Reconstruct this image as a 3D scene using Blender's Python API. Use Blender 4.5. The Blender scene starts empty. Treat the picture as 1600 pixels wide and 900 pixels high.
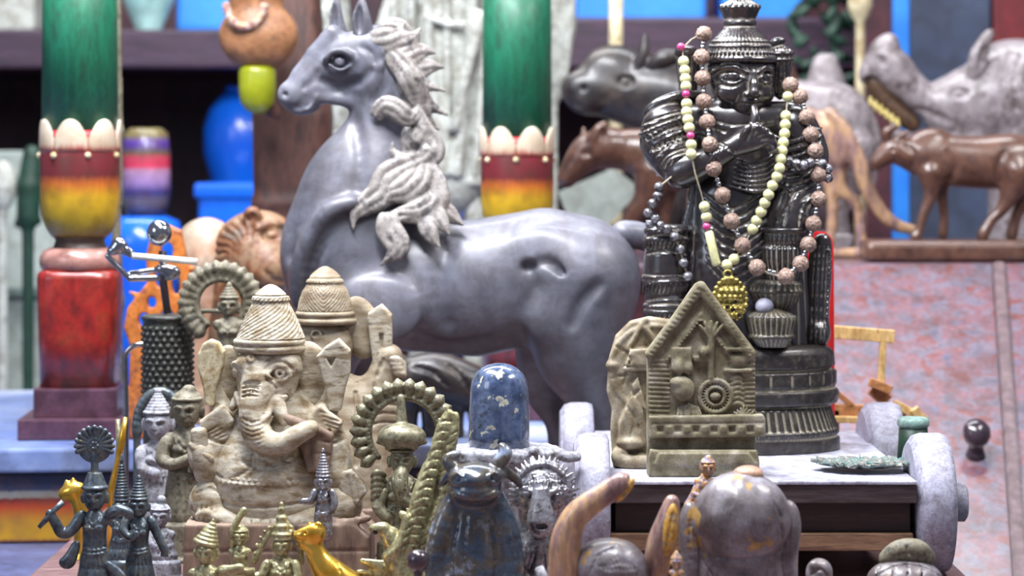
import bpy, bmesh, math, random
import numpy as np
from mathutils import Vector, Matrix

# ---------------------------------------------------------------- camera, world, lights, exposure
SC = bpy.context.scene
COL = SC.collection
CAMZ, HZ, FP = .341, 230.0, 4000.0
cam = bpy.data.cameras.new('camera')
cam.sensor_width = 36.0
cam.lens = 90.0
cam.shift_y = -220.0 / 1600.0
cam.clip_start = .05
cam.clip_end = 60
cam.dof.use_dof = True
cam.dof.focus_distance = 2.0
cam.dof.aperture_fstop = 7.5
camo = bpy.data.objects.new('camera', cam)
COL.objects.link(camo)
camo.location = (0, 0, CAMZ)
camo.rotation_euler = (math.pi / 2, 0, 0)
SC.camera = camo

world = bpy.data.worlds.new('shop_light')
SC.world = world
world.use_nodes = True
world.node_tree.nodes['Background'].inputs[0].default_value = (.70, .76, 1.0, 1)
world.node_tree.nodes['Background'].inputs[1].default_value = .19


def area(name, loc, target, size, size_y, power, color):
    l = bpy.data.lights.new(name, 'AREA')
    l.shape = 'RECTANGLE'
    l.size = size
    l.size_y = size_y
    l.energy = power
    l.color = color
    o = bpy.data.objects.new(name, l)
    COL.objects.link(o)
    o.location = loc
    d = Vector(target) - Vector(loc)
    o.rotation_euler = d.to_track_quat('-Z', 'Y').to_euler()
    return o


area('tube_light_over_table', (-.28, 1.98, 1.32), (0, 2.2, .1), 1.3, .25, 44, (.93, .95, 1.0))
area('tube_light_right', (1.1, 1.9, 1.5), (.2, 2.3, .2), .7, .25, 13, (1.0, .97, .95))
area('front_fill_light', (-2.0, .6, 1.2), (0, 2.4, .2), .9, .9, 10, (.72, .82, 1.0))  # cool fill added from the front left to lift the fronts, not a window
area('tube_light_over_shelves', (-.2, 3.35, 1.9), (0, 4.1, .1), 2.2, .3, 42, (.95, .97, 1.0))
SC.view_settings.view_transform = 'Standard'
SC.view_settings.look = 'None'
SC.view_settings.gamma = 1.0
SC.view_settings.use_curve_mapping = False
SC.view_settings.exposure = 0.62


# ---------------------------------------------------------------- placing: the spot seen at (px, py) that lies Y metres away
def P(px, py, Y):
    s = Y / FP
    return Vector(((px - 800.0) * s, Y, CAMZ - (py - HZ) * s))


def floor_py(Y, z=0.0):
    return HZ + (CAMZ - z) * FP / Y


def thing(name, label, cat, base, group=None):
    o = bpy.data.objects.new(name, None)
    o.empty_display_size = .01
    COL.objects.link(o)
    o.location = base
    o['label'] = label
    o['category'] = cat
    if group:
        o['group'] = group
    return o


def tag(o, label, cat, group=None):
    o['label'] = label
    o['category'] = cat
    if group:
        o['group'] = group
    return o


# ---------------------------------------------------------------- materials
def srgb(c):
    return tuple(((v / 255.0) / 12.92 if v <= 10 else ((v / 255.0 + .055) / 1.055) ** 2.4) for v in c) + (1.0,)


def mat(name, cols, rough=.6, scale=40.0, metal=0.0, bump=.3, bscale=None, stretch=(1, 1, 1), coat=0.0, spec=.5,
        contrast=(.35, .65), spots=None, detail=5.0, bdist=.0006, dust=None, grime=.5, gscale=None):
    """noise-mixed paint / wood / metal; cols = two or three sRGB triples; spots = (colour, scale, amount)"""
    if scale >= 12:
        scale = scale * 2.6
    if spots:
        spots = (spots[0], spots[1] * 1.8, spots[2])
    m = bpy.data.materials.new(name)
    m.use_nodes = True
    nt = m.node_tree
    N, L = nt.nodes, nt.links
    b = N['Principled BSDF']
    tc = N.new('ShaderNodeTexCoord')
    mp = N.new('ShaderNodeMapping')
    mp.inputs['Scale'].default_value = stretch
    L.new(tc.outputs['Object'], mp.inputs['Vector'])
    no = N.new('ShaderNodeTexNoise')
    no.inputs['Scale'].default_value = scale
    no.inputs['Detail'].default_value = detail
    no.inputs['Roughness'].default_value = .62
    L.new(mp.outputs[0], no.inputs['Vector'])
    cr = N.new('ShaderNodeValToRGB')
    L.new(no.outputs['Fac'], cr.inputs['Fac'])
    el = cr.color_ramp.elements
    lo, hi = contrast
    el[0].position = lo
    el[0].color = srgb(cols[0])
    el[1].position = hi
    el[1].color = srgb(cols[-1])
    for i, c in enumerate(cols[1:-1]):
        e = el.new(lo + (hi - lo) * (i + 1) / (len(cols) - 1))
        e.color = srgb(c)
    out = cr.outputs['Color']
    if spots:
        n2 = N.new('ShaderNodeTexNoise')
        n2.inputs['Scale'].default_value = spots[1]
        n2.inputs['Detail'].default_value = 3
        L.new(tc.outputs['Object'], n2.inputs['Vector'])
        r2 = N.new('ShaderNodeValToRGB')
        r2.color_ramp.elements[0].position = spots[2]
        r2.color_ramp.elements[0].color = (0, 0, 0, 1)
        r2.color_ramp.elements[1].position = spots[2] + .04
        r2.color_ramp.elements[1].color = (1, 1, 1, 1)
        L.new(n2.outputs['Fac'], r2.inputs['Fac'])
        mx = N.new('ShaderNodeMixRGB')
        L.new(r2.outputs['Color'], mx.inputs['Fac'])
        L.new(out, mx.inputs['Color1'])
        mx.inputs['Color2'].default_value = srgb(spots[0])
        out = mx.outputs['Color']
    if grime:                   # blotchy handling stains, two sizes
        for sc_, am, a0, a1 in ((gscale or scale * .7, grime, .44, .62), (min(scale * 4, 420), grime * .8, .46, .6)):
            ng = N.new('ShaderNodeTexNoise')
            ng.inputs['Scale'].default_value = sc_
            ng.inputs['Detail'].default_value = 7
            ng.inputs['Roughness'].default_value = .7
            ng.inputs['Distortion'].default_value = .6
            L.new(mp.outputs[0], ng.inputs['Vector'])
            rg = N.new('ShaderNodeMapRange')
            rg.inputs['From Min'].default_value = a0
            rg.inputs['From Max'].default_value = a1
            rg.inputs['To Min'].default_value = 0
            rg.inputs['To Max'].default_value = am
            L.new(ng.outputs['Fac'], rg.inputs['Value'])
            mg = N.new('ShaderNodeMixRGB')
            mg.blend_type = 'MULTIPLY'
            L.new(rg.outputs[0], mg.inputs['Fac'])
            L.new(out, mg.inputs['Color1'])
            mg.inputs['Color2'].default_value = (.30, .24, .20, 1)
            out = mg.outputs['Color']
    if dust:                    # pale dust settled in the cuts of a dark carving: (colour, from, to)
        ge = N.new('ShaderNodeNewGeometry')
        rm = N.new('ShaderNodeMapRange')
        rm.inputs['From Min'].default_value = dust[1]
        rm.inputs['From Max'].default_value = dust[2]
        L.new(ge.outputs['Pointiness'], rm.inputs['Value'])
        md = N.new('ShaderNodeMixRGB')
        L.new(rm.outputs[0], md.inputs['Fac'])
        L.new(out, md.inputs['Color1'])
        md.inputs['Color2'].default_value = srgb(dust[0])
        out = md.outputs['Color']
        ml = N.new('ShaderNodeMapRange')
        ml.inputs['To Min'].default_value = rough
        ml.inputs['To Max'].default_value = .7
        L.new(rm.outputs[0], ml.inputs['Value'])
        L.new(ml.outputs[0], b.inputs['Roughness'])
    L.new(out, b.inputs['Base Color'])
    b.inputs['Roughness'].default_value = rough
    b.inputs['Metallic'].default_value = metal
    b.inputs['Coat Weight'].default_value = coat
    b.inputs['Coat Roughness'].default_value = .18
    b.inputs['Specular IOR Level'].default_value = spec
    if bump:
        nb = N.new('ShaderNodeTexNoise')
        nb.inputs['Scale'].default_value = bscale or scale * 3
        nb.inputs['Detail'].default_value = 4
        L.new(mp.outputs[0], nb.inputs['Vector'])
        bp = N.new('ShaderNodeBump')
        bp.inputs['Strength'].default_value = bump
        bp.inputs['Distance'].default_value = bdist
        L.new(nb.outputs['Fac'], bp.inputs['Height'])
        L.new(bp.outputs['Normal'], b.inputs['Normal'])
    return m


def bands(name, stops, rough=.4, wob=.004, coat=.2, wear=None):
    """painted rings: stops = [(height in metres above the thing's base, sRGB)], brushed edges"""
    m = bpy.data.materials.new(name)
    m.use_nodes = True
    nt = m.node_tree
    N, L = nt.nodes, nt.links
    b = N['Principled BSDF']
    tc = N.new('ShaderNodeTexCoord')
    sx = N.new('ShaderNodeSeparateXYZ')
    L.new(tc.outputs['Object'], sx.inputs[0])
    mp = N.new('ShaderNodeMapping')
    mp.inputs['Scale'].default_value = (1, 1, .12)
    L.new(tc.outputs['Object'], mp.inputs['Vector'])
    no = N.new('ShaderNodeTexNoise')
    no.inputs['Scale'].default_value = 260
    no.inputs['Detail'].default_value = 3
    L.new(mp.outputs[0], no.inputs['Vector'])
    a = N.new('ShaderNodeMath')
    a.operation = 'MULTIPLY_ADD'
    L.new(no.outputs['Fac'], a.inputs[0])
    a.inputs[1].default_value = wob * 2
    L.new(sx.outputs['Z'], a.inputs[2])
    z0, z1 = stops[0][0], stops[-1][0]
    mr = N.new('ShaderNodeMapRange')
    mr.inputs['From Min'].default_value = z0 + wob
    mr.inputs['From Max'].default_value = z1 + wob
    L.new(a.outputs[0], mr.inputs['Value'])
    cr = N.new('ShaderNodeValToRGB')
    L.new(mr.outputs[0], cr.inputs['Fac'])
    el = cr.color_ramp.elements
    el[0].position = 0
    el[0].color = srgb(stops[0][1])
    el[1].position = 1
    el[1].color = srgb(stops[-1][1])
    for z, c in stops[1:-1]:
        e = el.new((z - z0) / (z1 - z0))
        e.color = srgb(c)
    n3 = N.new('ShaderNodeTexNoise')
    n3.inputs['Scale'].default_value = 55
    n3.inputs['Detail'].default_value = 6
    L.new(tc.outputs['Object'], n3.inputs['Vector'])
    r3 = N.new('ShaderNodeMapRange')
    r3.inputs['From Min'].default_value = .4
    r3.inputs['From Max'].default_value = .75
    r3.inputs['To Max'].default_value = .55
    L.new(n3.outputs['Fac'], r3.inputs['Value'])
    mx = N.new('ShaderNodeMixRGB')
    L.new(r3.outputs[0], mx.inputs['Fac'])
    L.new(cr.outputs['Color'], mx.inputs['Color1'])
    mx.inputs['Color2'].default_value = srgb(wear or (70, 35, 30))
    L.new(mx.outputs['Color'], b.inputs['Base Color'])
    b.inputs['Roughness'].default_value = rough
    b.inputs['Coat Weight'].default_value = coat
    return m


# ---------------------------------------------------------------- sculpting: signed distances, then a quad mesh
class S:
    """shapes in (px, py, depth) of one frame: 1 unit = Y0 / 4000 m"""

    def __init__(s, h=2.5):
        s.h = h
        s.ops = []

    def raw(s, lo, hi, fn, k=4, m='u'):
        s.ops.append((np.array(lo, float), np.array(hi, float), fn, k, m))
        return s

    def ell(s, c, r, k=6, m='u', rot=0.0, yaw=0.0):
        c = np.array(c, float)
        r = np.array(r, float)
        R = float(max(r))
        ca, sa = math.cos(math.radians(rot)), math.sin(math.radians(rot))
        cy, sy = math.cos(math.radians(yaw)), math.sin(math.radians(yaw))

        def fn(x, y, z):
            x = x - c[0]
            y = y - c[1]
            z = z - c[2]
            x, z = x * cy + z * sy, -x * sy + z * cy
            x, y = x * ca - y * sa, x * sa + y * ca
            k0 = np.sqrt((x / r[0]) ** 2 + (y / r[1]) ** 2 + (z / r[2]) ** 2)
            k1 = np.sqrt((x / r[0] ** 2) ** 2 + (y / r[1] ** 2) ** 2 + (z / r[2] ** 2) ** 2) + 1e-6
            return k0 * (k0 - 1.0) / k1
        return s.raw(c - R, c + R, fn, k, m)

    def path(s, pts, k=6, m='u', flat=1.0):
        """pts: (px, py, depth, radius) chain; flat > 1 squeezes the depth"""
        pts = [tuple(float(v) for v in p) for p in pts]
        A = np.array(pts)
        R = A[:, 3].max()
        lo = A[:, :3].min(0) - R
        hi = A[:, :3].max(0) + R

        def fn(x, y, z):
            best = None
            for a, b in zip(pts[:-1], pts[1:]):
                bx, by, bz = b[0] - a[0], b[1] - a[1], (b[2] - a[2])
                bb = bx * bx + by * by + (bz * flat) ** 2 + 1e-9
                ax, ay, az = x - a[0], y - a[1], (z - a[2]) * flat
                t = np.clip((ax * bx + ay * by + az * bz * flat) / bb, 0, 1)
                d = np.sqrt((ax - bx * t) ** 2 + (ay - by * t) ** 2 + (az - bz * flat * t) ** 2) - (a[3] + (b[3] - a[3]) * t)
                if best is None:
                    best = d
                else:
                    hh = np.maximum(4.0 - np.abs(best - d), 0) / 4.0
                    best = np.minimum(best, d) - hh * hh
            return best / (1.0 if flat <= 1 else flat ** .5)
        return s.raw(lo, hi, fn, k, m)

    def smoothpath(s, pts, k=6, m='u', flat=1.0, n=4):
        return s.path(spline(pts, n), k, m, flat)

    def box(s, c, half, r=2.0, k=2, m='u', rot=0.0, yaw=0.0):
        c = np.array(c, float)
        H = np.array(half, float)
        R = float(np.linalg.norm(H))
        ca, sa = math.cos(math.radians(rot)), math.sin(math.radians(rot))
        cy, sy = math.cos(math.radians(yaw)), math.sin(math.radians(yaw))

        def fn(x, y, z):
            x = x - c[0]
            y = y - c[1]
            z = z - c[2]
            x, z = x * cy + z * sy, -x * sy + z * cy
            x, y = x * ca - y * sa, x * sa + y * ca
            qx, qy, qz = np.abs(x) - H[0] + r, np.abs(y) - H[1] + r, np.abs(z) - H[2] + r
            o = np.sqrt(np.maximum(qx, 0) ** 2 + np.maximum(qy, 0) ** 2 + np.maximum(qz, 0) ** 2)
            return o + np.minimum(np.maximum(qx, np.maximum(qy, qz)), 0) - r
        e = np.array([R, R, R]) if (rot or yaw) else H
        return s.raw(c - e, c + e, fn, k, m)

    def lathe(s, cx, cd, prof, k=3, m='u', flute=None, dz=1.0, sq=None):
        """upright turned shape: prof = [(py, radius)] with py rising; flute = (count, depth in px); dz = depth / width"""
        ys = [p[0] for p in prof]
        rs = [p[1] for p in prof]
        R = max(rs)

        def fn(x, y, z):
            dx, dd = x - cx, (z - cd) / dz
            if sq:
                rho = (np.abs(dx) ** sq + np.abs(dd) ** sq) ** (1.0 / sq)
            else:
                rho = np.sqrt(dx * dx + dd * dd)
            r = np.interp(y, ys, rs)
            if flute:
                r = r - flute[1] * (.5 + .5 * np.cos(np.arctan2(dd, dx) * flute[0]))
            d = (rho - r) * .8
            return np.maximum(d, np.maximum(ys[0] - y, y - ys[-1]))
        return s.raw((cx - R, ys[0], cd - R * dz), (cx + R, ys[-1], cd + R * dz), fn, k, m)

    def torus(s, c, R, r, axis='y', k=2, m='u', dz=1.0, rot=0.0):
        """axis: 'y' ring lying flat, 'z' ring facing the viewer"""
        ca, sa = math.cos(math.radians(rot)), math.sin(math.radians(rot))

        def fn(x, y, z):
            x = x - c[0]
            y = y - c[1]
            z = (z - c[2]) / dz
            x, y = x * ca - y * sa, x * sa + y * ca
            if axis == 'y':
                return np.sqrt((np.sqrt(x * x + z * z) - R) ** 2 + y * y) - r
            return np.sqrt((np.sqrt(x * x + y * y) - R) ** 2 + z * z) - r
        e = np.array([R + r] * 3) if (axis == 'y' or rot) else np.array([R + r, R + r, r])
        if axis == 'y' and not rot:
            e = np.array([R + r, r, (R + r) * dz])
        c = np.array(c, float)
        return s.raw(c - e, c + e, fn, k, m)

    def poly(s, pts, d0, d1, r=2.0, k=2, m='u', taper=0.0):
        """outline extruded from depth d0 to d1"""
        A = np.array(pts, float)

        def fn(x, y, z):
            X = np.broadcast_to(x, np.broadcast(x, y).shape)
            d = None
            inside = np.zeros(np.broadcast(x, y).shape, bool)
            n = len(A)
            for i in range(n):
                a, b = A[i], A[(i + 1) % n]
                ex, ey = b - a
                wx, wy = x - a[0], y - a[1]
                t = np.clip((wx * ex + wy * ey) / (ex * ex + ey * ey + 1e-9), 0, 1)
                q = (wx - ex * t) ** 2 + (wy - ey * t) ** 2
                d = q if d is None else np.minimum(d, q)
                if a[1] != b[1]:
                    c1 = (a[1] > y) != (b[1] > y)
                    xi = a[0] + (y - a[1]) / (b[1] - a[1]) * ex
                    inside ^= (c1 & (x < xi))
            d = np.sqrt(d)
            d = np.where(inside, -d, d) + r
            if taper:
                d = d + taper * np.abs(z - (d0 + d1) / 2)
            w = np.abs(z - (d0 + d1) / 2) - abs(d1 - d0) / 2 + r
            return np.sqrt(np.maximum(d, 0) ** 2 + np.maximum(w, 0) ** 2) + np.minimum(np.maximum(d, w), 0) - r
        lo = (A[:, 0].min(), A[:, 1].min(), min(d0, d1))
        hi = (A[:, 0].max(), A[:, 1].max(), max(d0, d1))
        return s.raw(lo, hi, fn, k, m)

    def line(s, pts, r=1.6, k=1.5, m='s'):
        """a groove (or a ridge, m='u') drawn along (px, py, depth) points"""
        return s.path([tuple(p) + (r,) for p in pts], k, m)

    def etch(s, pts, r=1.6, m='s', k=1.2, off=0.0, n=0):
        """a groove (m='s') or welt (m='u') following the front surface under (px, py[, radius]) points"""
        if n:
            pts = spline([tuple(p) for p in pts], n)

        def make(F, lo, h):
            q, last = [], None
            for p in pts:
                i, j = int(round((p[0] - lo[0]) / h)), int(round((p[1] - lo[1]) / h))
                if 0 <= i < F.shape[0] and 0 <= j < F.shape[1]:
                    c = F[i, j] < 0
                    if c.any():
                        a = int(c.argmax())
                        f1, f0 = F[i, j, a], F[i, j, a - 1]
                        last = lo[2] + h * (a - f1 / (f1 - f0))
                if last is not None:
                    q.append((p[0], p[1], last + off, p[2] if len(p) > 2 else r))
            if len(q) < 2:
                return None
            t = S()
            t.path(q, k, m)
            return t.ops[0]
        s.ops.append((None, None, make, 0, 'f'))
        return s

    def knob(s, x, y, r, k=2, m='u', rot=0.0, off=0.0):
        """an ellipsoid stud (or dent) sitting on the front surface at (px, py)"""
        def make(F, lo, h):
            i, j = int(round((x - lo[0]) / h)), int(round((y - lo[1]) / h))
            if not (0 <= i < F.shape[0] and 0 <= j < F.shape[1]) or not (F[i, j] < 0).any():
                return None
            t = S()
            t.ell((x, y, lo[2] + h * int((F[i, j] < 0).argmax()) + off), r, k, m, rot)
            return t.ops[0]
        s.ops.append((None, None, make, 0, 'f'))
        return s

    def ringmark(s, x, y, R, r, m='u', k=1, n=16, sy=1.0):
        return s.etch([(x + R * math.cos(2 * math.pi * i / n), y + R * sy * math.sin(2 * math.pi * i / n)) for i in range(n + 1)], r, m, k)

    def face(s, x, y, w, k=2, mouth=True, sharp=1.0, brow=True, turn=0.0):
        """eyes, brows, nose, lips on the front of a head; w = head half width"""
        ox = turn * w
        for q in (-1, 1):
            ex = x + ox + q * w * .42
            s.knob(ex, y - w * .08, (w * .27, w * .17, w * .16), k=w * .1, m='s')
            s.knob(ex, y - w * .06, (w * .2, w * .12, w * .16), k=.6, off=w * .05)
            if brow:
                s.etch([(ex - w * .28, y - w * .26), (ex, y - w * .4), (ex + w * .26, y - w * .3)], w * .06, 'u', 1, n=3)
        s.etch([(x + ox, y - w * .2, w * .07), (x + ox, y + w * .12, w * .11), (x + ox, y + w * .26, w * .17)], m='u', k=w * .08)
        if mouth:
            s.etch([(x + ox - w * .26, y + w * .56, w * .05), (x + ox, y + w * .53, w * .09), (x + ox + w * .26, y + w * .56, w * .05)], m='u', k=1)
            s.etch([(x + ox - w * .2, y + w * .68, w * .05), (x + ox, y + w * .71, w * .09), (x + ox + w * .2, y + w * .68, w * .05)], m='u', k=1)
        return s

    def disp(s, lo, hi, fn):
        s.ops.append((np.array(lo, float), np.array(hi, float), fn, 0, 'd'))
        return s

    def build(s, name, material, parent, Y0, smooth=1, loc=None):
        h = s.h
        U = [o for o in s.ops if o[4] == 'u']
        lo = np.min([o[0] for o in U], 0) - 3 * h - 2
        hi = np.max([o[1] for o in U], 0) + 3 * h + 2
        n = np.ceil((hi - lo) / h).astype(int) + 1
        F = np.full(n, 50.0, np.float32)
        ax = [lo[i] + h * np.arange(n[i]) for i in range(3)]
        for a, b, fn, k, m in s.ops:
            if m == 'f':
                o = fn(F, lo, h)
                if o is None:
                    continue
                a, b, fn, k, m = o
            mg = k + 2 * h + 1
            i0 = np.clip(np.floor((a - mg - lo) / h).astype(int), 0, n)
            i1 = np.clip(np.ceil((b + mg - lo) / h).astype(int) + 1, 0, n)
            if (i1 <= i0).any():
                continue
            sl = tuple(slice(p, q) for p, q in zip(i0, i1))
            x = ax[0][sl[0]][:, None, None]
            y = ax[1][sl[1]][None, :, None]
            z = ax[2][sl[2]][None, None, :]
            B = F[sl]
            d = np.asarray(fn(x, y, z), np.float32)
            if m == 'd':
                F[sl] = np.where(np.abs(B) < 8, B + d, B)
                continue
            if m == 's':
                d = -d
                if k:
                    hh = np.maximum(k - np.abs(B - d), 0) / k
                    F[sl] = np.maximum(B, d) + hh * hh * k * .25
                else:
                    F[sl] = np.maximum(B, d)
            else:
                if k:
                    hh = np.maximum(k - np.abs(B - d), 0) / k
                    F[sl] = np.minimum(B, d) - hh * hh * k * .25
                else:
                    F[sl] = np.minimum(B, d)
        if parent:                       # nothing sinks below what the thing stands on
            r_ = parent
            while r_.parent:
                r_ = r_.parent
            if 'necklace' not in r_.name:
                pb_ = HZ + (CAMZ - r_.location.z) * FP / Y0
                F = np.maximum(F, (ax[1] - pb_)[None, :, None].astype(np.float32))
        F[0] = F[-1] = 50
        F[:, 0] = F[:, -1] = 50
        F[:, :, 0] = F[:, :, -1] = 50
        V, Q = nets(F, smooth)
        V = lo + V * h
        sc = Y0 / FP
        W = np.empty_like(V)
        W[:, 0] = (V[:, 0] - 800.0) * sc
        W[:, 1] = Y0 + V[:, 2] * sc
        W[:, 2] = CAMZ - (V[:, 1] - HZ) * sc
        base = np.array(tuple(base_of(parent) if parent else (loc or (0, 0, 0))))
        return rawmesh(name, W - base, Q, material, parent, loc)


def base_of(p):
    while p.parent:
        p = p.parent
    return Vector(p.location)


def spline(pts, n=4):
    pts = [np.array(p, float) for p in pts]
    out = []
    for i in range(len(pts) - 1):
        p0 = pts[max(i - 1, 0)]
        p1, p2 = pts[i], pts[i + 1]
        p3 = pts[min(i + 2, len(pts) - 1)]
        for j in range(n):
            t = j / n
            out.append(tuple(.5 * ((2 * p1) + (-p0 + p2) * t + (2 * p0 - 5 * p1 + 4 * p2 - p3) * t * t + (-p0 + 3 * p1 - 3 * p2 + p3) * t ** 3)))
    out.append(tuple(pts[-1]))
    return out


def nets(F, smooth):
    ins = F < 0
    c = np.zeros(tuple(np.array(F.shape) - 1), np.int8)
    for i in (0, 1):
        for j in (0, 1):
            for k in (0, 1):
                c += ins[i:ins.shape[0] - 1 + i, j:ins.shape[1] - 1 + j, k:ins.shape[2] - 1 + k]
    act = (c > 0) & (c < 8)
    ijk = np.argwhere(act)
    idx = np.full(act.shape, -1, np.int32)
    idx[act] = np.arange(len(ijk))
    I, J, K = ijk.T
    acc = np.zeros((len(ijk), 3))
    cnt = np.zeros(len(ijk))
    for axis in range(3):
        o = [a for a in range(3) if a != axis]
        for u in (0, 1):
            for v in (0, 1):
                d = [0, 0, 0]
                d[o[0]] = u
                d[o[1]] = v
                e = list(d)
                e[axis] = 1
                fa = F[I + d[0], J + d[1], K + d[2]]
                fb = F[I + e[0], J + e[1], K + e[2]]
                mk = (fa < 0) != (fb < 0)
                t = np.where(mk, fa / np.where(mk, fa - fb, 1), 0)
                p = np.tile(np.array(d, float), (len(ijk), 1))
                p[:, axis] += t
                acc += p * mk[:, None]
                cnt += mk
    V = ijk + acc / cnt[:, None]
    quads = []
    for axis in range(3):
        b, c2 = (axis + 1) % 3, (axis + 2) % 3
        s0 = [slice(1, -1)] * 3
        s1 = [slice(1, -1)] * 3
        s0[axis] = slice(0, -1)
        s1[axis] = slice(1, None)
        A, B = ins[tuple(s0)], ins[tuple(s1)]
        for flip, mk in ((False, A & ~B), (True, ~A & B)):
            e = np.argwhere(mk)
            for q in range(3):
                if q != axis:
                    e[:, q] += 1
            if not len(e):
                continue
            def cell(db, dc):
                f = e.copy()
                f[:, b] += db
                f[:, c2] += dc
                return idx[f[:, 0], f[:, 1], f[:, 2]]
            q4 = np.stack([cell(-1, -1), cell(0, -1), cell(0, 0), cell(-1, 0)], 1)
            quads.append(q4[:, ::-1] if flip else q4)
    Q = np.concatenate(quads) if quads else np.zeros((0, 4), int)
    for _ in range(smooth):
        a = Q.ravel()
        b = np.roll(Q, -1, 1).ravel()
        n = len(V)
        w = np.bincount(a, minlength=n) + np.bincount(b, minlength=n)
        M = np.stack([np.bincount(a, V[b, q], n) + np.bincount(b, V[a, q], n) for q in range(3)], 1) / np.maximum(w, 1)[:, None]
        V = V * .5 + M * .5
    return V, Q


def rawmesh(name, V, Q, material, parent, loc=None, smooth=True):
    me = bpy.data.meshes.new(name)
    V = np.asarray(V, np.float32)
    Q = np.asarray(Q, np.int32)
    me.vertices.add(len(V))
    me.vertices.foreach_set('co', V.ravel())
    me.loops.add(Q.size)
    me.loops.foreach_set('vertex_index', Q.ravel())
    me.polygons.add(len(Q))
    me.polygons.foreach_set('loop_start', np.arange(len(Q), dtype=np.int32) * Q.shape[1])
    me.update(calc_edges=True)
    me.validate()
    me.polygons.foreach_set('use_smooth', np.full(len(me.polygons), smooth))
    me.materials.append(material)
    o = bpy.data.objects.new(name, me)
    COL.objects.link(o)
    if parent:
        o.parent = parent
    elif loc is not None:
        o.location = loc
    return o


def bm_obj(name, bm, material, parent=None, smooth=False, loc=None):
    """bm holds world coordinates; the mesh is stored relative to its thing's base"""
    base = base_of(parent) if parent else Vector(loc or (0, 0, 0))
    bmesh.ops.translate(bm, verts=bm.verts, vec=-base)
    bmesh.ops.recalc_face_normals(bm, faces=bm.faces)
    me = bpy.data.meshes.new(name)
    bm.to_mesh(me)
    bm.free()
    me.polygons.foreach_set('use_smooth', [smooth] * len(me.polygons))
    me.materials.append(material)
    o = bpy.data.objects.new(name, me)
    COL.objects.link(o)
    if parent:
        o.parent = parent
    else:
        o.location = base
    return o


def box(name, x0, x1, y0, y1, z0, z1, material, parent=None, bevel=.002, rz=0.0, seg=2, pivot=None):
    bm = bmesh.new()
    bmesh.ops.create_cube(bm, size=1)
    bmesh.ops.scale(bm, verts=bm.verts, vec=(x1 - x0, y1 - y0, z1 - z0))
    if bevel:
        bmesh.ops.bevel(bm, geom=bm.edges, offset=bevel, segments=seg, affect='EDGES', profile=.6)
    c = Vector(((x0 + x1) / 2, (y0 + y1) / 2, (z0 + z1) / 2))
    bmesh.ops.translate(bm, verts=bm.verts, vec=c)
    if rz:
        bmesh.ops.rotate(bm, verts=bm.verts, cent=pivot or c, matrix=Matrix.Rotation(rz, 3, 'Z'))
    return bm_obj(name, bm, material, parent, False, None if parent else (c.x, c.y, z0))


def lathe(name, prof, cx, Y0, material, parent=None, n=48, dz=1.0, sq=2.0, rot=0.0, flute=None):
    """turned mesh: prof = [(py, radius px)] top to bottom, axis at px cx, Y0 away"""
    s = Y0 / FP
    bm = bmesh.new()
    rings = []
    for py, r in prof:
        ring = []
        for i in range(n):
            t = 2 * math.pi * i / n
            c, sn = math.cos(t), math.sin(t)
            q = (abs(c) ** sq + abs(sn) ** sq) ** (-1.0 / sq)
            rr = r * q
            if flute:
                rr -= flute[1] * (.5 + .5 * math.cos(flute[0] * t))
            x, y = rr * c, rr * sn * dz
            x, y = x * math.cos(rot) - y * math.sin(rot), x * math.sin(rot) + y * math.cos(rot)
            ring.append(bm.verts.new(((cx - 800) * s + x * s, Y0 + y * s, CAMZ - (py - HZ) * s)))
        rings.append(ring)
    for a, b in zip(rings[:-1], rings[1:]):
        for i in range(n):
            bm.faces.new((a[i], a[(i + 1) % n], b[(i + 1) % n], b[i]))
    bm.faces.new(rings[0])
    bm.faces.new(rings[-1][::-1])
    loc = None if parent else P(cx, prof[-1][0], Y0)
    return bm_obj(name, bm, material, parent, True, loc)


def tube(name, pts, r, material, parent=None, n=10, ends=True, loc=None):
    """round rod through world points; r a number or one per point"""
    pts = [Vector(p) for p in pts]
    rr = r if isinstance(r, (list, tuple)) else [r] * len(pts)
    bm = bmesh.new()
    rings = []
    for i, p in enumerate(pts):
        d = (pts[min(i + 1, len(pts) - 1)] - pts[max(i - 1, 0)]).normalized()
        u = d.cross(Vector((0, 1, .01)))
        if u.length < .1:
            u = d.cross(Vector((1, 0, 0)))
        u.normalize()
        v = d.cross(u)
        rings.append([bm.verts.new(p + (u * math.cos(2 * math.pi * j / n) + v * math.sin(2 * math.pi * j / n)) * rr[i]) for j in range(n)])
    for a, b in zip(rings[:-1], rings[1:]):
        for j in range(n):
            bm.faces.new((a[j], a[(j + 1) % n], b[(j + 1) % n], b[j]))
    if ends:
        bm.faces.new(rings[0])
        bm.faces.new(rings[-1][::-1])
    return bm_obj(name, bm, material, parent, True, loc)


def prism(name, pts, Y0, d0, d1, material, parent=None, bevel=0.0, loc=None):
    """outline in px extruded from depth d0 to d1 (px)"""
    s = Y0 / FP
    bm = bmesh.new()
    f = [bm.verts.new(((x - 800) * s, Y0 + d0 * s, CAMZ - (y - HZ) * s)) for x, y in pts]
    g = [bm.verts.new(((x - 800) * s, Y0 + d1 * s, CAMZ - (y - HZ) * s)) for x, y in pts]
    bm.faces.new(f)
    bm.faces.new(g[::-1])
    n = len(pts)
    for i in range(n):
        bm.faces.new((f[i], g[i], g[(i + 1) % n], f[(i + 1) % n]))
    if bevel:
        bmesh.ops.bevel(bm, geom=bm.edges, offset=bevel * s, segments=2, affect='EDGES', profile=.6)
    return bm_obj(name, bm, material, parent, False, loc)


def root_at(px, Y, z=0.0):
    """a spot on the surface of height z, under pixel column px"""
    return Vector(((px - 800.0) * Y / FP, Y, z))


random.seed(7)
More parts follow.
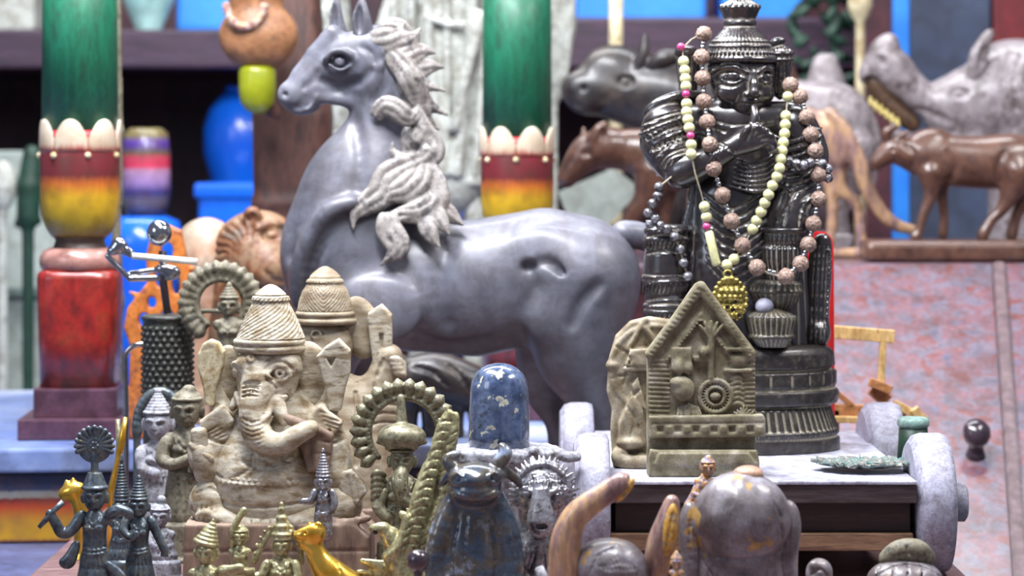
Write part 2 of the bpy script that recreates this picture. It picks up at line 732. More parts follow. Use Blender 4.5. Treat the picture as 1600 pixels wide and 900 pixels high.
# ---------------------------------------------------------------- palette
M = dict(
    ply=mat('table_wood', [(130, 100, 100), (106, 78, 80), (150, 124, 124)], .45, 14, bump=.1, stretch=(1, 8, 1)),
    bench=mat('bench_paint', [(58, 66, 104), (84, 92, 130)], .5, 10, bump=.1),
    grey_wall=mat('plaster', [(52, 48, 66), (70, 62, 84)], .9, 3, bump=.1),
    floor=mat('floor_screed', [(90, 96, 100), (120, 126, 126)], .8, 3, bump=.1),
    shelf=mat('shelf_wood', [(58, 42, 62), (78, 54, 74), (46, 36, 52)], .5, 18, bump=.1, stretch=(.2, 1, 3)),
    horse=mat('horse_stone', [(62, 64, 76), (96, 97, 108), (128, 128, 140)], .48, 9, gscale=7, grime=.5, bump=.1, bscale=160, coat=.12, contrast=(.3, .7)),
    mane=mat('mane_stone', [(116, 112, 108), (156, 150, 146), (96, 92, 92)], .5, 30, bump=.2, bscale=200, coat=.1),
    pale_wood=mat('pale_wood', [(124, 104, 76), (164, 150, 124), (196, 188, 170), (144, 128, 100)], .62, 16, grime=.34, bump=.3, bscale=240, stretch=(1, 1, 2.5)),
    pale_wood2=mat('brown_wood', [(118, 98, 76), (150, 136, 112), (176, 166, 146)], .62, 16, grime=.34, bump=.3, bscale=240, stretch=(1, 1, 2.5)),
    pale_block=mat('block_wood', [(126, 102, 88), (150, 128, 110), (108, 86, 74)], .65, 12, bump=.3, bscale=150, stretch=(1, 1, .3)),
    cream_wood=mat('cream_wood', [(205, 190, 145), (225, 214, 180), (190, 165, 110)], .6, 25, bump=.2),
    ebony=mat('ebony', [(26, 21, 22), (46, 39, 40), (34, 27, 27)], .26, 22, bump=.3, bscale=180, coat=.7, spec=.8, dust=((150, 142, 128), .497, .455)),
    ebony_dry=mat('dusty_ebony', [(42, 36, 34), (66, 60, 50), (92, 86, 70)], .42, 45, bump=.5, bscale=220, coat=.3, dust=((160, 152, 130), .497, .455)),
    ebony_top=mat('worn_ebony', [(34, 29, 28), (52, 46, 42), (96, 90, 78)], .42, 60, bump=.5, bscale=220, coat=.3, contrast=(.35, .75), dust=((160, 152, 130), .497, .455)),
    stone=mat('carved_stone', [(100, 92, 66), (132, 124, 98), (160, 154, 136)], .7, 30, bump=.5, bscale=260),
    stone2=mat('veined_soapstone', [(118, 98, 72), (152, 140, 114), (186, 176, 156)], .6, 28, bump=.4, bscale=200),
    wheel=mat('grey_painted_wood', [(142, 142, 160), (168, 168, 186), (156, 156, 174)], .55, 40, bump=.5, bscale=130),
    wheel_face=mat('dark_wheel_face', [(120, 108, 100), (150, 140, 134)], .6, 30, bump=.4),
    cart_top=mat('cart_board', [(176, 178, 200), (198, 200, 216), (160, 160, 182)], .4, 20, bump=.15),
    cart_edge=mat('cart_dark_wood', [(54, 42, 44), (78, 66, 68), (44, 34, 36)], .5, 40, bump=.3, stretch=(.1, 1, 1)),
    cart_dark=mat('cart_inner_wood', [(40, 26, 26), (56, 36, 34)], .6, 50, bump=.3, stretch=(.15, 1, 1)),
    cart_low=mat('cart_base_board', [(112, 84, 62), (140, 108, 82), (96, 70, 54)], .6, 40, bump=.3, stretch=(.12, 1, 1)),
    bronze=mat('dark_bronze', [(44, 52, 60), (92, 104, 114), (110, 110, 96)], .36, 60, metal=.4, bump=.35, bscale=260, contrast=(.3, .7)),
    brass=mat('dull_brass', [(128, 122, 84), (190, 186, 142), (106, 98, 66)], .34, 60, metal=.45, bump=.3, bscale=240, contrast=(.3, .7)),
    brass_dark=mat('olive_brass', [(100, 96, 76), (146, 142, 116), (78, 76, 62)], .42, 60, metal=.35, bump=.4, bscale=240, contrast=(.3, .7)),
    gold=mat('bright_gold', [(206, 150, 40), (236, 196, 92)], .25, 30, metal=.85, bump=.1, grime=.12),
    steel=mat('polished_steel', [(150, 152, 156), (190, 192, 196)], .15, 30, metal=1.0, bump=.05, grime=.12),
    pewter=mat('pewter', [(110, 110, 118), (172, 172, 180), (84, 82, 84)], .24, 40, metal=.55, bump=.4, bscale=230),
    marble=mat('blue_black_marble', [(34, 44, 66), (62, 78, 112), (92, 108, 140), (44, 52, 62)], .16, 28, bump=.08, coat=.6, contrast=(.3, .72), spots=((186, 186, 170), 60, .63)),
    nandi=mat('dark_veined_marble', [(24, 30, 40), (58, 72, 90), (84, 76, 62), (150, 166, 196)], .2, 18, bump=.2, coat=.5, contrast=(.32, .72)),
    yoni=mat('grey_rough_stone', [(130, 132, 146), (168, 170, 180), (110, 108, 112)], .6, 60, bump=.7, bscale=160),
    weather=mat('weathered_head_wood', [(82, 74, 76), (118, 110, 112), (146, 142, 152)], .4, 20, bump=.3, bscale=180, coat=.25, spots=((176, 140, 78), 26, .615)),
    horn=mat('polished_horn_wood', [(112, 84, 84), (160, 128, 118), (196, 158, 116), (140, 112, 124)], .32, 20, bump=.15, coat=.3, stretch=(1, 1, .25)),
    horncut=mat('cut_horn_wood', [(160, 122, 60), (214, 162, 58), (150, 134, 116)], .5, 60, bump=.3),
    tanspot=mat('tan_cap', [(196, 158, 132), (178, 140, 118)], .5, 40, bump=.2),
    cream_bead=mat('cream_bead', [(204, 202, 148), (222, 220, 172)], .3, 120, bump=.05, coat=.4, grime=.12),
    pink_bead=mat('pink_bead', [(190, 40, 120), (210, 80, 140)], .3, 100, bump=.05, coat=.4, grime=.12),
    seed=mat('rudraksha_seed', [(120, 92, 80), (160, 132, 118), (192, 176, 164)], .6, 300, bump=.9, bscale=420, bdist=.0012),
    string=mat('cotton_string', [(190, 180, 160), (160, 150, 130)], .8, 300, bump=.1),
    red=mat('red_lacquer', [(196, 18, 22), (222, 34, 30)], .3, 20, bump=.02, coat=.3, grime=.12),
    desk=mat('mottled_lacquer', [(82, 74, 92), (106, 98, 114), (122, 80, 86), (94, 94, 118)], .33, 16, bump=.06, coat=.35, contrast=(.3, .7), spots=((116, 66, 66), 30, .6)),
    desk_edge=mat('desk_edge', [(92, 72, 78), (120, 100, 104)], .4, 30, bump=.1),
    knob=mat('dark_knob', [(50, 40, 50), (66, 54, 64)], .2, 20, bump=.03, coat=.5),
    pendant=mat('worn_brass_pendant', [(120, 104, 50), (186, 170, 96), (150, 130, 62)], .34, 60, metal=.7, bump=.4, bscale=260),
    pine=mat('pine_stick', [(196, 158, 96), (214, 180, 122)], .5, 60, bump=.15, stretch=(1, 1, .3)),
    pine2=mat('orange_pine', [(158, 104, 62), (186, 132, 84)], .5, 60, bump=.15),
    green=mat('green_paint', [(14, 92, 66), (20, 108, 78), (34, 78, 60)], .5, 26, bump=.12, coat=.05, contrast=(.3, .72), stretch=(1, 1, .25)),
    redblock=mat('red_paint', [(100, 22, 20), (146, 30, 24), (136, 46, 28)], .35, 26, bump=.1, coat=.3, stretch=(1, 1, .6)),
    ring=mat('pink_brown_ring', [(150, 104, 96), (176, 132, 122)], .3, 20, bump=.05, coat=.3),
    neck=mat('dark_neck', [(52, 40, 34), (74, 58, 48)], .5, 30, bump=.1),
    plinth=mat('plum_plinth', [(74, 44, 60), (96, 62, 78)], .4, 20, bump=.1, coat=.2),
    plat_top=mat('blue_white_paint', [(70, 90, 150), (120, 138, 184), (180, 190, 212)], .45, 5, bump=.1, contrast=(.3, .7)),
    plat_band=mat('navy_band', [(26, 34, 62), (46, 56, 84)], .45, 20, bump=.2),
    plat_line=mat('grey_line', [(120, 122, 126), (142, 142, 142)], .5, 20, bump=.1),
    blue=mat('blue_plastic', [(18, 92, 220), (24, 112, 238)], .25, 6, bump=.0, coat=.3, grime=.12),
    blue2=mat('sky_plastic', [(34, 120, 225), (60, 150, 240)], .4, 6, bump=.0, grime=.12),
    lime=mat('lime_paint', [(122, 130, 12), (142, 148, 24)], .35, 20, bump=.1, coat=.3, grime=.12),
    tan=mat('tan_paint', [(168, 120, 82), (146, 98, 66)], .5, 30, bump=.1, spots=((96, 84, 74), 60, .66)),
    brown=mat('brown_column', [(70, 44, 38), (92, 58, 48), (56, 36, 34)], .55, 20, bump=.2, stretch=(1, 1, .3)),
    white=mat('white_plaster', [(176, 182, 176), (204, 208, 200), (160, 160, 148)], .7, 24, bump=.2, contrast=(.3, .65)),
    offgreen=mat('pale_green_board', [(160, 172, 164), (184, 194, 186)], .7, 6, bump=.1),
    dkgreen=mat('dark_green', [(24, 56, 42), (34, 72, 54)], .5, 20, bump=.1),
    orange=mat('orange_paint', [(176, 88, 28), (206, 122, 48), (150, 84, 50)], .5, 30, bump=.2),
    cream=mat('cream_fur_paint', [(196, 172, 146), (176, 132, 104), (206, 190, 170)], .45, 10, bump=.1, coat=.2),
    lion=mat('carved_brown', [(112, 84, 60), (142, 112, 84), (118, 70, 38), (96, 78, 62)], .5, 18, bump=.4, bscale=110),
    olive=mat('olive_patina', [(96, 92, 74), (132, 126, 106), (76, 72, 60)], .6, 40, bump=.3),
    lace=mat('woven_dark', [(38, 40, 38), (74, 74, 66)], .5, 160, bump=.8, bscale=260, bdist=.002),
    darkwood=mat('dark_animal_wood', [(28, 24, 26), (48, 42, 42), (72, 64, 58)], .4, 18, bump=.15, coat=.2),
    midwood=mat('red_brown_animal_wood', [(72, 46, 38), (104, 72, 58), (92, 66, 58)], .34, 18, bump=.15, coat=.3),
    greywood=mat('grey_animal_wood', [(120, 110, 114), (154, 146, 150), (104, 94, 94)], .45, 14, bump=.15, coat=.2),
    maroon=mat('maroon_post', [(84, 36, 46), (64, 30, 42)], .5, 10, bump=.1),
    slate=mat('slate_panel', [(54, 66, 92), (74, 84, 108)], .5, 6, bump=.1),
    teeth=mat('yellow_teeth', [(190, 170, 96), (206, 190, 120)], .4, 40, bump=.1, grime=.12),
    mouth=mat('brown_mouth', [(96, 70, 48), (76, 54, 40)], .5, 40, bump=.1),
    foil=mat('crumpled_scrap', [(150, 158, 150), (72, 120, 116), (110, 106, 100), (184, 178, 172)], .6, 110, bump=.8, contrast=(.3, .65)),
    black=mat('black_dot', [(12, 12, 14), (18, 18, 20)], .3, 20, bump=0),
    pinkclay=mat('painted_clay', [(200, 150, 130), (96, 100, 150), (214, 170, 90), (180, 70, 80)], .5, 120, bump=.3, contrast=(.3, .68)),
)


# ================================================================ the room, the tables, the shelves
def structure(o):
    o['kind'] = 'structure'
    return o


structure(box('floor', -4, 4, .2, 6.2, -.82, -.78, M['floor'], None, 0))
structure(box('wall_back', -4, 4, 5.6, 5.7, -.78, 2.4, M['grey_wall'], None, 0))

# low bench behind, front stall table
bench = thing('low_bench', 'blue painted low bench under the striped pillar platform', 'bench', Vector((-.1, 3.0, -.78)))
box('bench_top', -1.2, .06, 2.62, 3.75, -.075, -.045, M['bench'], bench, .004)
box('bench_flap', -1.2, -.40, 2.25, 2.619, -.075, -.046, M['bench'], bench, .003)
for x in (-1.1, -.0):
    for y in (2.67, 3.65):
        box('leg', x - .03, x + .03, y - .03, y + .03, -.78, -.075, M['cart_edge'], bench, .003)
table = thing('stall_table', 'pinkish wooden stall table that all the front figures stand on', 'table', Vector((.1, 1.9, -.78)))
box('table_top', -.385, .362, 1.45, 2.49, -.025, 0, M['ply'], table, .003)
for x in (-.34, .32):
    for y in (1.5, 2.48):
        box('leg', x - .025, x + .025, y - .025, y + .025, -.78, -.025, M['ply'], table, .003)

# ---------------------------------------------------------------- striped platform and its painted pillars
plat = thing('pillar_platform', 'long low platform striped navy, grey, red and yellow, blue-white on top', 'platform', P(300, floor_py(2.6, -.045), 2.6))
RZ = .1
pv = Vector((-.385, 2.5, 0))
pw = dict(rz=RZ, pivot=pv)
box('top_board', -.92, .056, 2.50, 3.12, .024, .047, M['plat_top'], plat, .003, **pw)
box('navy_band', -.915, .051, 2.505, 3.11, .0215, .0238, M['plat_band'], plat, .0, **pw)
fr = box('front_board', -.91, .05, 2.51, 3.1, -.045, .0212, bands('platform_stripes', [(-.006, (96, 40, 40)), (.001, (110, 60, 50)), (.004, (186, 140, 24)), (.020, (176, 128, 28)), (.034, (170, 60, 24)), (.042, (96, 22, 26)), (.044, (130, 128, 120)), (.049, (126, 126, 124)), (.051, (44, 50, 78)), (.07, (38, 44, 74))], rough=.45, wob=.0015, coat=.1, wear=(120, 80, 50)), plat, .001, **pw)


def pillar(cx, Y, r, label, rot, zf=.047):
    """painted turned post on a square stepped plinth"""
    b = floor_py(Y, zf)
    k = r / 60.0
    t = thing('painted_pillar', label, 'pillar', P(cx, b, Y), 'green, red and yellow painted pillars')

    def q(y):           # photo heights of the left pillar, measured from its foot
        return b + (y - 691) * k
    H = lambda y: (691 - y) * k * Y / FP
    lathe('shaft', [(q(-60), 56 * k), (q(60), 57.5 * k), (q(226), 58 * k)], cx, Y, M['green'], t)
    lathe('painted_band', [(q(224), 58 * k), (q(232), 60.5 * k), (q(290), 61 * k), (q(330), 60.5 * k), (q(352), 58.5 * k), (q(368), 54 * k), (q(380), 48 * k), (q(387), 43 * k)], cx, Y,
          bands('petal_band_paint', [(H(390), (110, 90, 20)), (H(368), (150, 128, 30)), (H(325), (182, 142, 24)), (H(305), (176, 92, 30)), (H(292), (96, 30, 34)), (H(262), (104, 30, 38)), (H(245), (160, 28, 40)), (H(225), (170, 36, 48))], wear=(60, 40, 24)), t)
    s = Y / FP
    pm = bands('petal_paint', [(H(262), (140, 30, 40)), (H(254), (160, 70, 66)), (H(245), (190, 172, 150)), (H(215), (212, 198, 176)), (H(200), (214, 206, 190))], wob=.006, wear=(150, 120, 90))
    for i in range(7):                                    # pointed petals wrapped round the top of the band
        a0 = rot + i * 2 * math.pi / 7
        bm = bmesh.new()
        W = 2 * math.pi / 7 * .49
        cols = []
        for j in range(13):
            u = -1 + 2 * j / 12
            top = 207 + 30 * abs(u) ** 2.2
            a = a0 + u * W
            col = []
            for (yy, rr) in ((258, 60.8), (250, 62.2), (top + 3, 62.6 - 1.0 * abs(u)), (top, 61.5), (top, 57.8), (258, 57.8)):
                col.append(bm.verts.new(((cx - 800) * s + rr * k * s * math.cos(a), Y + rr * k * s * math.sin(a), CAMZ - (q(yy) - HZ) * s)))
            cols.append(col)
        for c0, c1 in zip(cols[:-1], cols[1:]):
            for w in range(6):
                bm.faces.new((c0[w], c1[w], c1[(w + 1) % 6], c0[(w + 1) % 6]))
        bm.faces.new(cols[0])
        bm.faces.new(cols[-1][::-1])
        bm_obj('petal', bm, pm, t, True)
        bm = bmesh.new()                                  # round cream stud between the petals
        a = a0 + W
        bmesh.ops.create_uvsphere(bm, u_segments=12, v_segments=8, radius=5 * k * s)
        bmesh.ops.translate(bm, verts=bm.verts, vec=((cx - 800) * s + 61 * k * s * math.cos(a), Y + 61 * k * s * math.sin(a), CAMZ - (q(262) - HZ) * s))
        bm_obj('stud', bm, M['cream_wood'], t, True)
    lathe('neck', [(q(384), 44 * k), (q(392), 37 * k), (q(402), 40 * k), (q(408), 46 * k)], cx, Y, M['neck'], t)
    lathe('collar_ring', [(q(404), 46 * k), (q(409), 56 * k), (q(417), 61 * k), (q(427), 62 * k), (q(434), 60 * k), (q(440), 54 * k)], cx, Y, M['ring'], t)
    lathe('red_block', [(q(437), 54 * k), (q(442), 61 * k), (q(450), 62.5 * k), (q(540), 60 * k), (q(616), 58 * k)], cx, Y, M['redblock'], t, n=64, sq=4.5, rot=.05)
    w = 63 * k * s
    c = P(cx, b, Y)
    box('plinth', c.x - w, c.x + w, Y - w, Y + w, H(660) + zf, H(615) + zf, M['plinth'], t, .002, rz=.05)
    w = 84 * k * s
    box('plinth', c.x - w, c.x + w, Y - w, Y + w, zf, H(659) + zf, M['plinth'], t, .002, rz=.05)


pillar(125, 2.62, 61, 'green painted pillar at the left edge, all of its red block base in view', .15)
pillar(808, 2.80, 56, 'green painted pillar rising behind the back of the grey horse', -.25)
pst = thing('carved_post', 'thin olive carved post just behind the right edge of the left pillar', 'post', P(182, floor_py(2.8, .047), 2.8))
sc = S(3)
sc.lathe(182, 0, [(-30, 9), (180, 10), (205, 14), (230, 10), (300, 12), (330, 9), (420, 10), (470, 14), (520, 11), (610, 13), (floor_py(2.8, .047), 16)], flute=(8, 3))
sc.build('carved_shaft', M['olive'], pst, 2.8)


# ---------------------------------------------------------------- back shelf and what stands on it
SHZ = P(0, 46, 4.1).z
shelf = thing('wall_shelf', 'dark purple-brown plank shelf running across the back', 'shelf', Vector((0, 4.3, -.78)))
SHR = P(0, 27, 4.1).z
box('board', -1.25, .055, 4.1, 4.75, SHZ - .062, SHZ, M['shelf'], shelf, .006)
box('board', .056, 1.15, 4.1, 4.75, SHR - .082, SHR, M['shelf'], shelf, .006)
box('lower_board', -1.25, 1.15, 4.15, 4.75, -.18, -.15, M['shelf'], shelf, .006)
for x in (-1.27, 1.17):
    box('side_panel', x - .02, x + .02, 4.1, 4.75, -.78, .75, M['shelf'], shelf, .004)
box('back_panel', -1.25, 1.15, 4.76, 4.79, -.78, .75, M['maroon'], shelf, .002)


def crate(px0, px1, py0, name, label, cat, m, Y=4.2, z=None, lip=True, group=None, d=.22):
    z = SHZ if z is None else z
    a, b = P(px0, 0, Y).x, P(px1, 0, Y).x
    top = P(0, py0, Y).z
    t = thing(name, label, cat, Vector(((a + b) / 2, Y + d / 2, z)), group)
    box('body', a + .006, b - .006, Y + .006, Y + d - .006, z, top - .01, m, t, .012, seg=3)
    if lip:
        box('rim', a, b, Y, Y + d, top - .025, top, m, t, .008, seg=3)
    return t


crate(268, 372, -60, 'plastic_crate', 'blue plastic crate on the back shelf left of the tan doll', 'crate', M['blue2'])
crate(893, 1110, -70, 'plastic_crate', 'wide blue plastic crate on the shelf behind the dark bull', 'crate', M['blue2'], Y=4.3, z=SHR)
crate(1122, 1262, -70, 'plastic_crate', 'blue plastic crate on the shelf above the black statue right shoulder', 'crate', M['blue2'], Y=4.3, z=SHR)
crate(-20, 58, -60, 'storage_box', 'pale cream box at the left end of the back shelf', 'box', M['white'])
t = thing('glazed_bowl', 'pale aqua bowl on the back shelf beside the left pillar', 'bowl', P(232, floor_py(4.2, SHZ), 4.2))
lathe('bowl', [(-42, 44), (-30, 44), (0, 40), (20, 32), (floor_py(4.2, SHZ) - 4, 20), (floor_py(4.2, SHZ), 20)], 232, 4.2, mat('aqua_glaze', [(150, 206, 200), (190, 226, 222)], .3, 5, bump=0), t)

# blue pots on the lower board
LB = -.15
t = thing('blue_pot', 'tall glossy blue pot behind the brown column', 'pot', P(378, floor_py(4.25, LB), 4.25))
b = floor_py(4.25, LB)
lathe('pot_body', [(140, 20), (150, 34), (170, 50), (200, 60), (240, 60), (275, 50), (300, 46), (b - 10, 42), (b, 42)], 378, 4.25, M['blue'], t)
lathe('pot_rim', [(134, 24), (140, 27), (146, 22)], 378, 4.25, M['blue'], t)
crate(302, 480, 286, 'blue_tub', 'square blue tub under the tall blue pot', 'tub', M['blue'], Y=4.0, z=-.045 - .1, d=.1)
t = thing('blue_jar', 'round deep blue jar behind the metal ball stand', 'jar', P(222, floor_py(3.4, -.045), 3.4))
lathe('jar_body', [(338, 40), (346, 58), (380, 66), (440, 56), (520, 46), (floor_py(3.4, -.045), 40)], 222, 3.4, M['blue'], t)
t = thing('ringed_vase', 'vase painted in khaki, violet, red and navy rings', 'vase', P(228, 337, 3.42))
lathe('vase_body', [(200, 24), (208, 34), (240, 38), (300, 38), (320, 34), (338, 30)], 228, 3.42,
      bands('vase_rings', [(0, (60, 56, 70)), (.02, (96, 90, 104)), (.032, (50, 48, 110)), (.045, (150, 120, 170)), (.06, (170, 130, 160)), (.066, (196, 50, 80)), (.078, (180, 60, 80)), (.084, (90, 80, 50)), (.094, (70, 40, 130)), (.1, (84, 60, 140)), (.106, (110, 100, 60)), (.12, (120, 110, 70))], wob=.0006), t)

# pale cabinet at the far left
t = thing('pale_cabinet', 'pale grey-green cabinet at the far left behind the platform', 'cabinet', Vector((-.97, 4.02, -.78)))
box('side_board', -1.2, -.64, 4.0, 4.08, -.78, P(0, 236, 4.0).z, M['offgreen'], t, .003)
box('rail', -1.2, -.64, 3.985, 3.999, P(0, 462, 4).z, P(0, 448, 4).z, mat('grey_rail', [(110, 128, 122), (130, 146, 140)], .6, 20), t, .002)
t = thing('green_stand', 'dark green leafy stand against the pale cabinet', 'stand', P(46, floor_py(3.7, -.045), 3.7))
sc = S(4)
sc.path([(50, 240, 0, 14), (46, 290, 0, 20), (44, 340, 0, 18)])
sc.path([(60, 345, 0, 7), (28, 350, 0, 7)])
sc.path([(44, 340, 0, 10), (44, floor_py(3.7, -.045) + 8, 0, 9)])
sc.build('leafy_stem', M['dkgreen'], t, 3.7)
t = thing('white_globe', 'small blurred white globe lamp beside the pale cabinet', 'lamp', P(4, floor_py(3.7, -.045), 3.7))
sc = S(4)
sc.ell((4, 290, 0), (22, 40, 22))
sc.lathe(4, 0, [(320, 8), (floor_py(3.7, -.045), 9)])
sc.build('globe', M['white'], t, 3.7)

# ---------------------------------------------------------------- brown column with the tan hanging doll, white robed statue
b = floor_py(3.05, -.045)
t = thing('brown_column', 'rough dark brown square column behind the horse head', 'column', P(458, b, 3.05))
sc = S(4)
sc.lathe(458, 0, [(-40, 40), (100, 52), (180, 62), (300, 60), (318, 64), (330, 60), (b, 58)], sq=4)
sc.build('column_shaft', M['brown'], t, 3.05)
t = thing('painted_doll', 'round tan painted doll with a flower garland and lime green foot', 'doll', P(402, 184, 2.92))
sc = S(3)
sc.ell((404, 56, 0), (62, 54, 44))
sc.ell((400, -20, 0), (46, 60, 34), k=14)
sc.build('round_body', M['tan'], t, 2.92)
lathe('lime_foot', [(104, 26), (112, 29), (140, 29), (160, 26), (172, 18), (178, 8)], 402, 2.92, M['lime'], t)
sc = S(2)
for i in range(13):
    a = math.pi * (.05 + .9 * i / 12)
    sc.ell((388 + 30 * math.cos(a), 6 + 38 * math.sin(a), -44 - 3 * math.sin(a)), (7, 7, 6), k=1)
sc.build('garland', mat('garland_flowers', [(190, 170, 40), (190, 190, 180), (170, 60, 60), (90, 110, 90)], .6, 90, bump=.3), t, 2.92)
sc = S(4)
sc.path([(400, 120, 20, 12), (425, 178, 40, 12)])
sc.build('peg', M['brown'], t, 2.92)

b = floor_py(3.3, -.045) - 1
t = thing('robed_statue', 'tall white plaster statue in a long folded coat between the pillars', 'statue', P(690, b, 3.3))
sc = S(4)
sc.path([(690, -60, 0, 90), (692, 60, 0, 76), (700, 150, 0, 72), (700, 268, 0, 66)], flat=1.5)
sc.box((705, 284, 0), (64, 8, 40), r=6)
for x0, x1, w in ((612, 640, 7), (640, 668, 6), (664, 690, 8), (700, 700, 6), (742, 716, 8), (770, 742, 6), (650, 628, 5)):
    sc.path([(x0, -40, -62, w), ((x0 + x1) / 2, 120, -54, w), (x1, 270, -48, w)], k=6)
sc.path([(668, 30, -64, 5), (700, 42, -64, 5), (735, 40, -62, 5)], k=4)
sc.smoothpath([(625, 10, -20, 26), (600, 90, -30, 22), (590, 140, -30, 20)], k=8)
sc.smoothpath([(750, 30, -60, 12), (730, 110, -66, 9), (712, 200, -60, 8)], k=4)
sc.build('coat', M['white'], t, 3.3)
sc = S(4)
sc.lathe(662, 0, [(280, 22), (b, 24)])
sc.lathe(742, 0, [(280, 16), (b, 18)])
sc.build('trousers', M['white'], t, 3.3)
sc = S(4)
sc.ell((600, 160, -40), (17, 16, 14))
sc.path([(600, 150, -38, 12), (590, 180, -40, 7)])
sc.build('hand', M['tan'], t, 3.3)
b2 = floor_py(3.4, -.045)
t = thing('white_pot_statue', 'pale plaster figure half hidden behind the horse chin', 'statue', P(520, b2, 3.4))
sc = S(4)
sc.lathe(520, 0, [(-30, 22), (0, 26), (50, 30), (70, 20), (130, 24), (160, 34), (220, 30), (320, 40), (b2, 46)], k=3)
sc.path([(505, 20, -20, 10), (490, 45, -26, 9), (505, 60, -30, 8)])
sc.build('figure', M['white'], t, 3.4)
t = thing('hanging_cloth', 'white cloth hanging beside the right side of the right pillar', 'cloth', P(862, floor_py(3.5, -.045), 3.5))
sc = S(4)
sc.path([(868, -60, 0, 32), (872, 40, 0, 28), (864, 140, 0, 20)], flat=1.6)
for x0, x1 in ((850, 852), (868, 864), (888, 876), (898, 884)):
    sc.path([(x0, -50, -24, 6), (x1, 130, -14, 4)], k=5)
sc.path([(866, 120, 0, 12), (862, 150, 0, 10), (862, floor_py(3.5, -.045) + 6, 0, 9)])
sc.build('cloth_folds', M['white'], t, 3.5)
t = thing('navy_post', 'thin navy blue post seen between the white statue and the right pillar', 'post', P(724, floor_py(3.7, -.045), 3.7))
tube('post_body', [P(724, 200, 3.7), P(724, floor_py(3.7, -.045), 3.7)], .013, mat('navy_post', [(38, 52, 110), (48, 64, 128)], .5, 10), t)


# ================================================================ the big grey horse
HY = 2.41
fl = floor_py(HY)
t = thing('horse_statue', 'large smooth grey horse statue with a windblown mane, turned to the left', 'horse statue', P(720, fl, HY))
sc = S(3.0)
sc.path([(552, 420, 0, 97), (640, 448, 0, 100), (742, 450, 0, 106), (852, 430, 0, 104), (898, 436, 0, 101)], k=10, flat=1.22)
sc.ell((508, 398, 0), (64, 92, 66), k=30)                       # chest
sc.ell((520, 440, -40), (52, 66, 34), k=24)
sc.smoothpath([(606, 100, 0, 42), (602, 140, 0, 50), (598, 200, 0, 55), (585, 252, 0, 74), (568, 308, 0, 100), (556, 380, 0, 108)], k=26, flat=1.45)
sc.smoothpath([(588, 86, 0, 47), (556, 96, 0, 45), (520, 112, 0, 34), (490, 130, 0, 27), (466, 146, 0, 25)], k=14, flat=1.35)
sc.ell((458, 150, 0), (25, 22, 19), k=10, rot=-20)              # muzzle
sc.ell((478, 168, 0), (24, 12, 15), k=8, rot=14)                # chin
sc.ell((582, 116, -16), (36, 40, 22), k=14)                     # cheek
sc.path([(500, 152, -10, 9), (545, 158, -10, 10), (585, 158, -8, 14)], k=12)
sc.path([(520, 52, 0, 14), (492, 84, 0, 13), (468, 116, 0, 12)], k=14)   # nose bridge
# leg tops
sc.smoothpath([(905, 440, -28, 92), (902, 530, -34, 74), (912, 590, -36, 46), (934, 640, -36, 21), (944, 690, -34, 15), (930, 760, -34, 14), (926, fl - 26, -34, 18)], k=16, flat=1.2)
sc.smoothpath([(890, 450, 34, 80), (862, 540, 44, 58), (852, 610, 46, 34), (872, 670, 46, 18), (868, 750, 46, 14), (862, fl - 26, 46, 17)], k=16, flat=1.2)
sc.smoothpath([(548, 470, -30, 66), (520, 560, -34, 40), (516, 640, -34, 26), (520, 740, -34, 17), (510, fl - 26, -34, 19)], k=20, flat=1.1)
sc.smoothpath([(560, 470, 36, 60), (560, 560, 40, 40), (556, 640, 40, 26), (560, 740, 40, 17), (552, fl - 26, 40, 19)], k=20, flat=1.1)
for x, d in ((926, -34), (862, 46), (508, -34), (550, 40)):
    sc.lathe(x - 3, d, [(fl - 26, 17), (fl, 24)], k=4)
# muscles and hollows
sc.ell((856, 492, -72), (34, 42, 22), k=20)
sc.ell((856, 400, -66), (60, 44, 18), k=24)
sc.ell((826, 412, -86), (12, 8, 14), k=8, m='s')
sc.smoothpath([(842, 404, -92, 5), (862, 408, -94, 6), (880, 424, -92, 4)], k=10, m='s')
sc.smoothpath([(822, 416, -92, 6), (830, 446, -92, 6), (812, 486, -88, 5)], k=14, m='s')
sc.smoothpath([(930, 440, -98, 6), (906, 466, -100, 7), (892, 500, -100, 5)], k=16, m='s')
sc.smoothpath([(556, 314, -78, 10), (520, 330, -76, 14), (492, 372, -66, 13), (474, 420, -54, 10), (470, 470, -44, 8)], k=16)      # shoulder fold
sc.smoothpath([(560, 338, -84, 5), (528, 352, -84, 6), (500, 392, -76, 6), (486, 450, -66, 5)], k=10, m='s')
sc.smoothpath([(470, 318, -52, 6), (458, 362, -52, 7), (456, 400, -46, 5)], k=12, m='s')
sc.etch([(556, 190), (566, 240), (562, 292)], 6, k=14, off=-3, n=3)
sc.ell((600, 480, -88), (60, 50, 14), k=24)
# face detail
sc.smoothpath([(510, 98, -30, 3.4), (524, 84, -34, 4), (542, 84, -36, 4), (556, 96, -36, 3.4)], k=5)
sc.ell((532, 98, -36), (15, 11, 7), k=5, m='s')
sc.smoothpath([(516, 102, -34, 2.2), (534, 111, -36, 2.4), (552, 102, -36, 2.2)], k=3)
sc.smoothpath([(500, 122, -26, 3), (530, 130, -30, 4), (560, 126, -32, 3)], k=8, m='s')
sc.smoothpath([(496, 150, -18, 3.6), (488, 162, -16, 3.4), (480, 172, -15, 2.6)], k=3)
sc.smoothpath([(478, 150, -20, 2), (472, 162, -18, 2.4), (452, 170, -16, 2)], k=3, m='s')
sc.ell((446, 148, -17), (6, 4.5, 6), k=3, m='s', rot=-30)
sc.etch([(508, 96), (520, 84), (536, 80), (552, 88)], 3.4, 'u', k=4, n=4)
sc.etch([(500, 128), (530, 134), (560, 130), (582, 112)], 5, k=7, off=-1, n=4)
sc.etch([(606, 92), (604, 128), (588, 158)], 5, k=9, off=-1, n=4)
